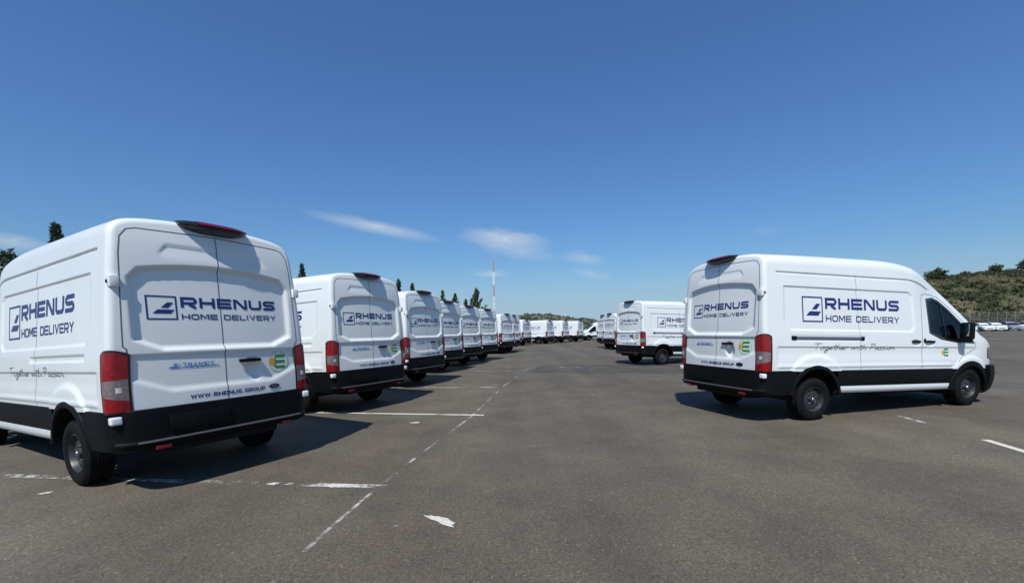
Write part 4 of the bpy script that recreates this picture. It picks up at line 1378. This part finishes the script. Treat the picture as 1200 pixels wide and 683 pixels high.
# far hills
def far_h(x):
    return 15.0 + 3.2 * math.exp(-((x - 18) / 22.0) ** 2) + 1.5 * math.sin(x * 0.045) + 0.6 * math.sin(x * 0.17 + 1) - 3.5 * float(smooth01((x - 40) / 60.0)) + 3.0 * float(smooth01((-x - 40) / 150))
xs = np.arange(-420, 421, 5.0)
vs = []
rows_ = np.linspace(0, 1, 16)
rnd = random.Random(9)
for t in rows_:
    for x in xs:
        vs.append((x, 400 + 60 * t, float(smooth01(t)) * far_h(x) + rnd.uniform(-.35, .35) * t))
for x in xs: vs.append((x, 560, 0.0))
tag(mk('far_hills', [(vs, grid_faces(17, len(xs)), M['far_soil'])], sharp=None), kind='structure')
VV, FF = [], []
for k in range(520):
    x, t = rnd.uniform(-40, 130), rnd.random()
    z = float(smooth01(t)) * far_h(x)
    s = rnd.uniform(0.6, 1.7)
    v_, f_ = leaves([((x + rnd.gauss(0, s * .5), 400 + 60 * t, z + s * rnd.uniform(0, .7)), s * .5) for _ in range(4)], 1.0, rnd, 0.2, 8)
    o = len(VV)
    VV += v_; FF += [tuple(i + o for i in f) for f in f_]
tag(mk('far_scrub', [(VV, FF, M['far_leaf'])], smooth=False), 'dark scrub dotted over the distant hills behind the far vans', 'scrub', kind='stuff')

# ------------------------------------------------------------------ fence at the foot of the hill
M['galv'] = mat('galvanised_steel', (0.24, 0.235, 0.225), 0.6, metal=0.3)
M['fence_base'] = noise_tint(mat('fence_base', (0.20, 0.18, 0.16), 0.9), 0.8, 0.25)
FX0, FX1, FY, FH = 60.0, 120.0, 86.5, 3.6
fe = empty('boundary_fence', (FX0, FY, 0))
tag(fe, 'grey metal fence along the foot of the hill behind the parked cars', 'fence')
post = None
for k in range(int((FX1 - FX0) / 1.8) + 1):
    if post is None:
        post = mk('post', [(*box(-0.04, 0.04, -0.04, 0.04, 0.0, FH, 0.008, 1), M['galv'])], fe)
        p_ = post
    else:
        p_ = post.copy(); C.objects.link(p_); p_.parent = fe
    p_.location = (1.8 * k, 0, 0)
for z in (1.0, 2.25, 3.5):
    mk('rail', [(*box(0, FX1 - FX0, -0.02, 0.02, z - 0.018, z + 0.018), M['galv'])], fe, smooth=False)
V_, F_ = [], []
for k in range(int((FX1 - FX0) / 0.15)):
    v_, f_ = box(0.15 * k - 0.008, 0.15 * k + 0.008, -0.038, -0.022, 0.15, FH - 0.03)
    o = len(V_)
    V_ += v_; F_ += [tuple(i + o for i in f) for f in f_]
tag(mk('wire', [(V_, F_, M['galv'])], fe, smooth=False), kind='stuff')
wl = mk('low_wall', [(*box(FX0, FX1, FY + 0.25, FY + 0.55, 0, 1.5, 0.02, 1), M['fence_base'])])
tag(wl, 'low grey retaining wall at the foot of the hill behind the fence', 'wall')

# ------------------------------------------------------------------ parked cars
def make_car(label, paint, x, y, rz, kind):
    r = empty('parked_car', (x, y, 0), rz)
    tag(r, label, 'car', 'cars parked by the fence')
    Lc, Wc = 4.3, 0.88
    tall = kind == 'suv'
    top = 1.66 if tall else 1.46
    # (x, belt z, roof z or belt, half width)
    st = [(0.0, 0.72, .72, .70), (0.06, 0.88, .90, .80), (0.30, 0.95, 1.05 if tall else .98, .86), (0.75, 0.97, top - .12, .88), (1.3, .97, top, .88), (2.0, .96, top, .88), (2.5, .95, top - .07, .88), (3.0, .94, top - .32 if not tall else top - .3, .88), (3.35, .93, 1.0, .88), (3.8, .86, .90, .87), (4.15, .76, .78, .82), (4.28, .62, .64, .74), (4.3, .5, .52, .68)]
    vs, cab = [], []
    for x_, b, t, w in st:
        in_ = 0.78 if t > b + .1 else 0.95
        ring = [(w * .93, .26), (w, .45), (w, .62), (w * .99, b), (w * (0.5 + in_ / 2), (b + t) / 2), (w * in_ * .96, t - .03 if t > b else t), (w * in_ * .7, t), (0, t + .015)]
        row = [(x_, y_, z_) for y_, z_ in ring] + [(x_, -y_, z_) for y_, z_ in ring[-2::-1]]
        vs += row
    m = 15
    fs = grid_faces(len(st), m, flip=True)
    fs += [tuple(range(m)), tuple(range((len(st) - 1) * m, len(st) * m))[::-1]]
    keep, gl = [], []
    for f in fs:
        if len(f) == 4:
            c = np.mean([vs[i] for i in f], 0)
            j = f[0] % m
            jj = min(i % m for i in f)
            sec = min(i // m for i in f)
            if 2 <= sec <= 7 and (jj in (3, 4, 9, 10) and 3 <= sec <= 6):
                gl.append(f); continue
            if sec in (7, 6) and jj in (5, 6, 7, 8) and sec == 7:
                gl.append(f); continue
            if sec == 2 and jj in (4, 5, 6, 7, 8, 9): 
                gl.append(f); continue
        keep.append(f)
    mk('body', [(*sub(np.array(vs), keep), paint)], r)
    mk('windows', [(*sub(np.array(vs), gl), M['car_glass'])], r)
    for wx in (0.85, 3.45):
        for s in (1, -1):
            w_ = mk('wheel', [(*lathe([(0.20, .10), (.29, .11), (.325, .08), (.325, -.08), (.29, -.10)], s, (wx, s * .80, .325), 24), M['tyre'])], r)
            mk('rim', [(*lathe([(0.21, .10), (.19, .085), (.06, .10), (.001, .10)], s, (wx, s * .80, .325), 16), M['silver'])], w_)
    for s in (1, -1):
        mk('headlight', [(*box(4.06, 4.285, min(s * .48, s * .76), max(s * .48, s * .76), .63, .74, .03), M['clear'])], r)
        mk('tail_light', [(*box(0.0, 0.16, min(s * .60, s * .82), max(s * .60, s * .82), .78, .93, .03), M['red'])], r)
        mk('side_mirror', [(*box(2.78, 2.90, min(s * .88, s * 1.02), max(s * .88, s * 1.02), .95, 1.08, .03), paint)], r)
    mk('grille', [(*box(4.22, 4.315, -.42, .42, .44, .58, .03), M['gloss_black'])], r)
    mk('bumper', [(*box(4.18, 4.30, -.70, .70, .24, .36, .04), M['black'])], r)
    return r
make_car('white hatchback by the fence with its nose just right of the van mirror', M['paint'], 83.3, 79.0, R(252), 'hatch')
make_car('white car facing this way in the middle of the parked row by the fence', M['paint'], 85.8, 79.0, R(248), 'hatch')
make_car('silver car between two white cars in the parked row by the fence', M['silver'], 88.1, 79.2, R(254), 'suv')
make_car('white estate car at the right end of the parked row, seen side on', M['paint'], 89.2, 76.4, R(8), 'suv')
make_car('white car half hidden behind the cab pillar of the lone right van', M['paint'], 80.6, 79.2, R(250), 'suv')
